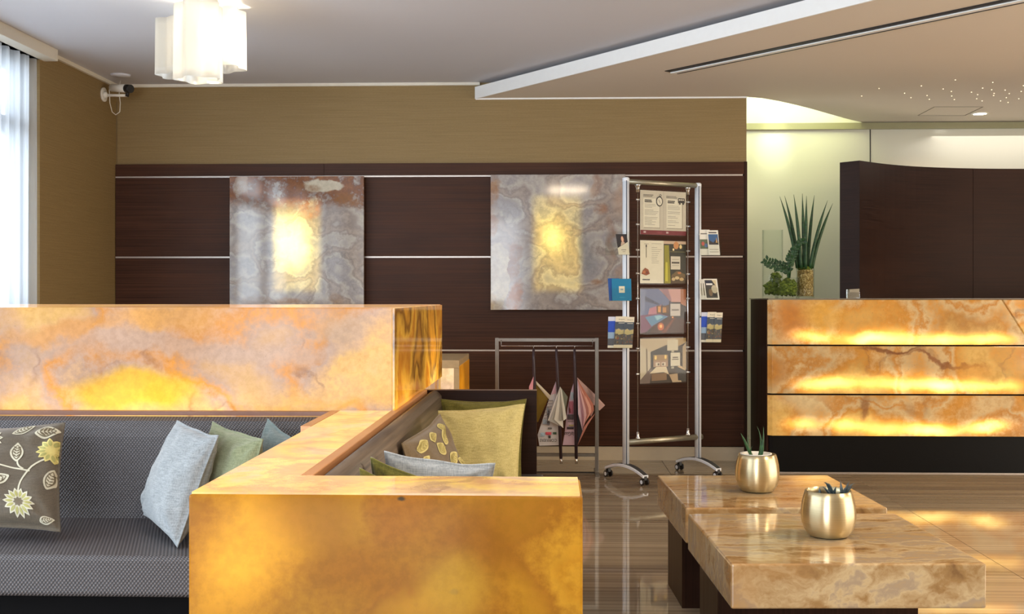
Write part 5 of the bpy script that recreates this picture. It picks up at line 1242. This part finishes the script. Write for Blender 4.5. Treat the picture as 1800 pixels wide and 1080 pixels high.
def sheet_poly(parent, name, pts, rgb, depth=0.0, th=0.0012, label=None):
    """a folded paper flap through the given pixels; third value = depth offset of that corner"""
    P_ = [npx(u, v, dz) for (u, v, dz) in pts]; n = len(P_)
    nrm = (P_[1]-P_[0]).cross(P_[2]-P_[0]).normalized()
    if nrm.y > 0: nrm = -nrm
    ctr = sum(P_, Vector())/n
    vs = [p+nrm*th/2 for p in P_]+[p-nrm*th/2 for p in P_]+[ctr+nrm*(th/2+0.004), ctr-nrm*(th/2-0.004)]
    fs = [(i, (i+1) % n, 2*n) for i in range(n)]+[(n+(i+1) % n, n+i, 2*n+1) for i in range(n)]+[(i, n+i, n+(i+1) % n, (i+1) % n) for i in range(n)]
    o = MB().add(vs, fs).build(name, plain(rgb, 0.7, var=0.03, name='newsprint'), parent)
    if label: o['label'] = label
    return o
M_ = 7.262
# paper 1 (yellow pages, mostly behind the bench end panel)
stick('leftmost dark newspaper rod on the rack, its lower end behind the bench', 938, 614, 941, 800, 0.0)
t = thing('newspaper', 'newspaper with yellow pages on the leftmost rod', 'newspaper', (npx(945, 740).x, npx(945, 740).y, npx(945, 742).z))
sheet_poly(t, 'page', [(943, 672, 0.03), (965, 698, 0.03), (946, 742, 0.05), (938, 742, 0.05)], (128, 104, 24))
sheet_poly(t, 'page', [(942, 670, 0.02), (969, 697, 0.02), (966, 704, 0.03), (943, 676, 0.02)], (222, 212, 188))
sheet_poly(t, 'page', [(938, 662, -0.015), (936, 700, -0.02), (929, 700, -0.02), (930, 680, -0.02)], (226, 160, 172))
sheet_poly(t, 'page', [(946, 700, 0.045), (962, 706, 0.045), (958, 716, 0.047), (946, 716, 0.047)], (150, 62, 30))
# paper 2: white daily
stick('middle dark newspaper rod on the rack', 978, 614, 986, 806, 0.0)
t = thing('newspaper', 'white newspaper with a black masthead, folded on the middle rod', 'newspaper', (npx(965, 783).x, npx(965, 783).y, npx(965, 784).z))
o = sheet_poly(t, 'front_page', [(977, 671, 0.016), (981, 700, 0.018), (984, 783, 0.02), (948, 784, 0.03), (945, 765, 0.03), (966, 700, 0.02)], (212, 212, 214))
sheet_poly(t, 'page', [(977, 672, 0.013), (977.5, 692, 0.013), (969, 694, 0.014), (972, 684, 0.013)], (214, 176, 190))
for (u0, v0, u1, v1, c) in ((962, 722, 966, 748, (90, 88, 92)), (961, 716, 964, 731, (130, 138, 146)), (954, 738, 961, 746, (160, 178, 194)), (959, 760, 969, 765, (206, 84, 100)), (972, 760, 978, 764, (70, 96, 74)), (963, 752, 970, 755, (110, 110, 110)), (950, 761, 957, 768, (160, 184, 200)), (964, 766, 968, 771, (60, 60, 64))):
    sheet_poly(t, 'print', [(u0, v0, 0.010), (u1, v0, 0.010), (u1, v1, 0.012), (u0, v1, 0.012)], c, th=0.0005)
for k in range(9): sheet_poly(t, 'print', [(963-k*1.2, 704+k*5.2, 0.011), (972-k*0.8, 704+k*5.2, 0.011), (972-k*0.8, 705+k*5.2, 0.011), (963-k*1.2, 705+k*5.2, 0.011)], (150, 152, 158), th=0.0005)
q = npx(978.5, 772, 0.009)
text_part('CORRIERE', t, q, (-1, 0.02, 0), (0, 0, -1), 0.019, (50, 48, 52), width=0.108)
# fan of folded inner pages; shade between them painted as darker alternate pages
fan = [((984.5, 680), (963, 739), (968, 742)), ((984.5, 680), (967, 741), (985, 750)), ((984.5, 680), (974, 738), (990, 753)), ((984.5, 680), (984, 741), (991, 738)), ((984.5, 680), (990.5, 740), (996, 736))]
for k, (a, b, c_) in enumerate(fan):
    sheet_poly(t, 'page', [(a[0], a[1], -0.02), (b[0], b[1], -0.035-0.006*k), (c_[0], c_[1], -0.03-0.004*k), (a[0]+1.5+k*0.4, a[1]+6, -0.02)], [(214, 214, 210), (168, 168, 162), (206, 204, 192), (150, 148, 136), (200, 198, 184)][k], th=0.002)
sheet_poly(t, 'page', [(985, 680, -0.012), (998, 698, -0.01), (994, 722, -0.012), (993, 736, -0.014)], (112, 114, 96))
# paper 3: pink daily
stick('rightmost dark newspaper rod on the rack', 1010, 614, 1013, 806, -0.002)
t = thing('newspaper', 'pink newspaper fanned open on the rightmost rod', 'newspaper', (npx(1010, 783).x, npx(1010, 783).y, npx(1010, 785).z))
sheet_poly(t, 'front_page', [(1008.5, 673, 0.016), (1010, 783, 0.02), (989, 783, 0.022), (993, 757, 0.022), (997, 720, 0.02), (1003, 690, 0.018)], (206, 178, 192))
for (u0, v0, u1, v1, c) in ((1003, 690, 1008, 703, (170, 186, 198)), (1000, 706, 1008, 728, (166, 96, 112)), (1000, 716, 1004, 727, (110, 50, 50)), (997.5, 729, 1008.5, 738, (84, 72, 74)), (998, 740, 1008.5, 742, (150, 136, 140)), (1000, 747, 1008.5, 749.5, (190, 180, 120)), (996.5, 751, 1008.5, 755, (60, 52, 58))):
    sheet_poly(t, 'print', [(u0, v0, 0.010), (u1, v0, 0.010), (u1, v1, 0.011), (u0, v1, 0.011)], c, th=0.0005)
q = npx(1008.6, 760, 0.009)
text_part('laGaz', t, q, (-1, 0.02, 0), (0, 0, -1), 0.024, (50, 44, 54), width=0.062)
sheet_poly(t, 'page', [(1013.5, 668, 0.0), (1017, 690, -0.008), (1025, 755, -0.01), (1015, 783, 0.0), (1012, 783, 0.0), (1012, 690, 0.0)], (26, 28, 38))
fold_shade_cols = [(224, 200, 210), (170, 126, 136), (220, 176, 174), (168, 108, 96), (216, 158, 136), (176, 106, 84)]  # every other tone darker: shade in the folds put into page colour
for k in range(6):
    xo = 1021+k*4.4; yo = 741-k*3.2
    sheet_poly(t, 'page', [(1015, 665+k*0.5, -0.004-0.002*k), (xo, yo-14, -0.03+0.005*k), (xo+1.0, yo-4, -0.03+0.005*k), (1024+k*0.9, 757-k*3, -0.012), (xo-4.5, yo-13, -0.024+0.005*k)], fold_shade_cols[k], th=0.0016)
sheet_poly(t, 'page', [(1014.5, 664, 0.012), (1042, 690, 0.085), (1063.5, 713, 0.10), (1054, 722, 0.10), (1032, 700, 0.06)], (216, 176, 164))
sheet_poly(t, 'page', [(1036, 697, 0.02), (1044, 722, 0.02), (1039, 734, 0.018), (1030, 712, 0.014)], (170, 126, 116))
sheet_poly(t, 'page', [(1047, 726, 0.006), (1033, 748, 0.004), (1015, 784, 0.002), (1026, 752, 0.0), (1036, 738, 0.002)], (186, 122, 104))
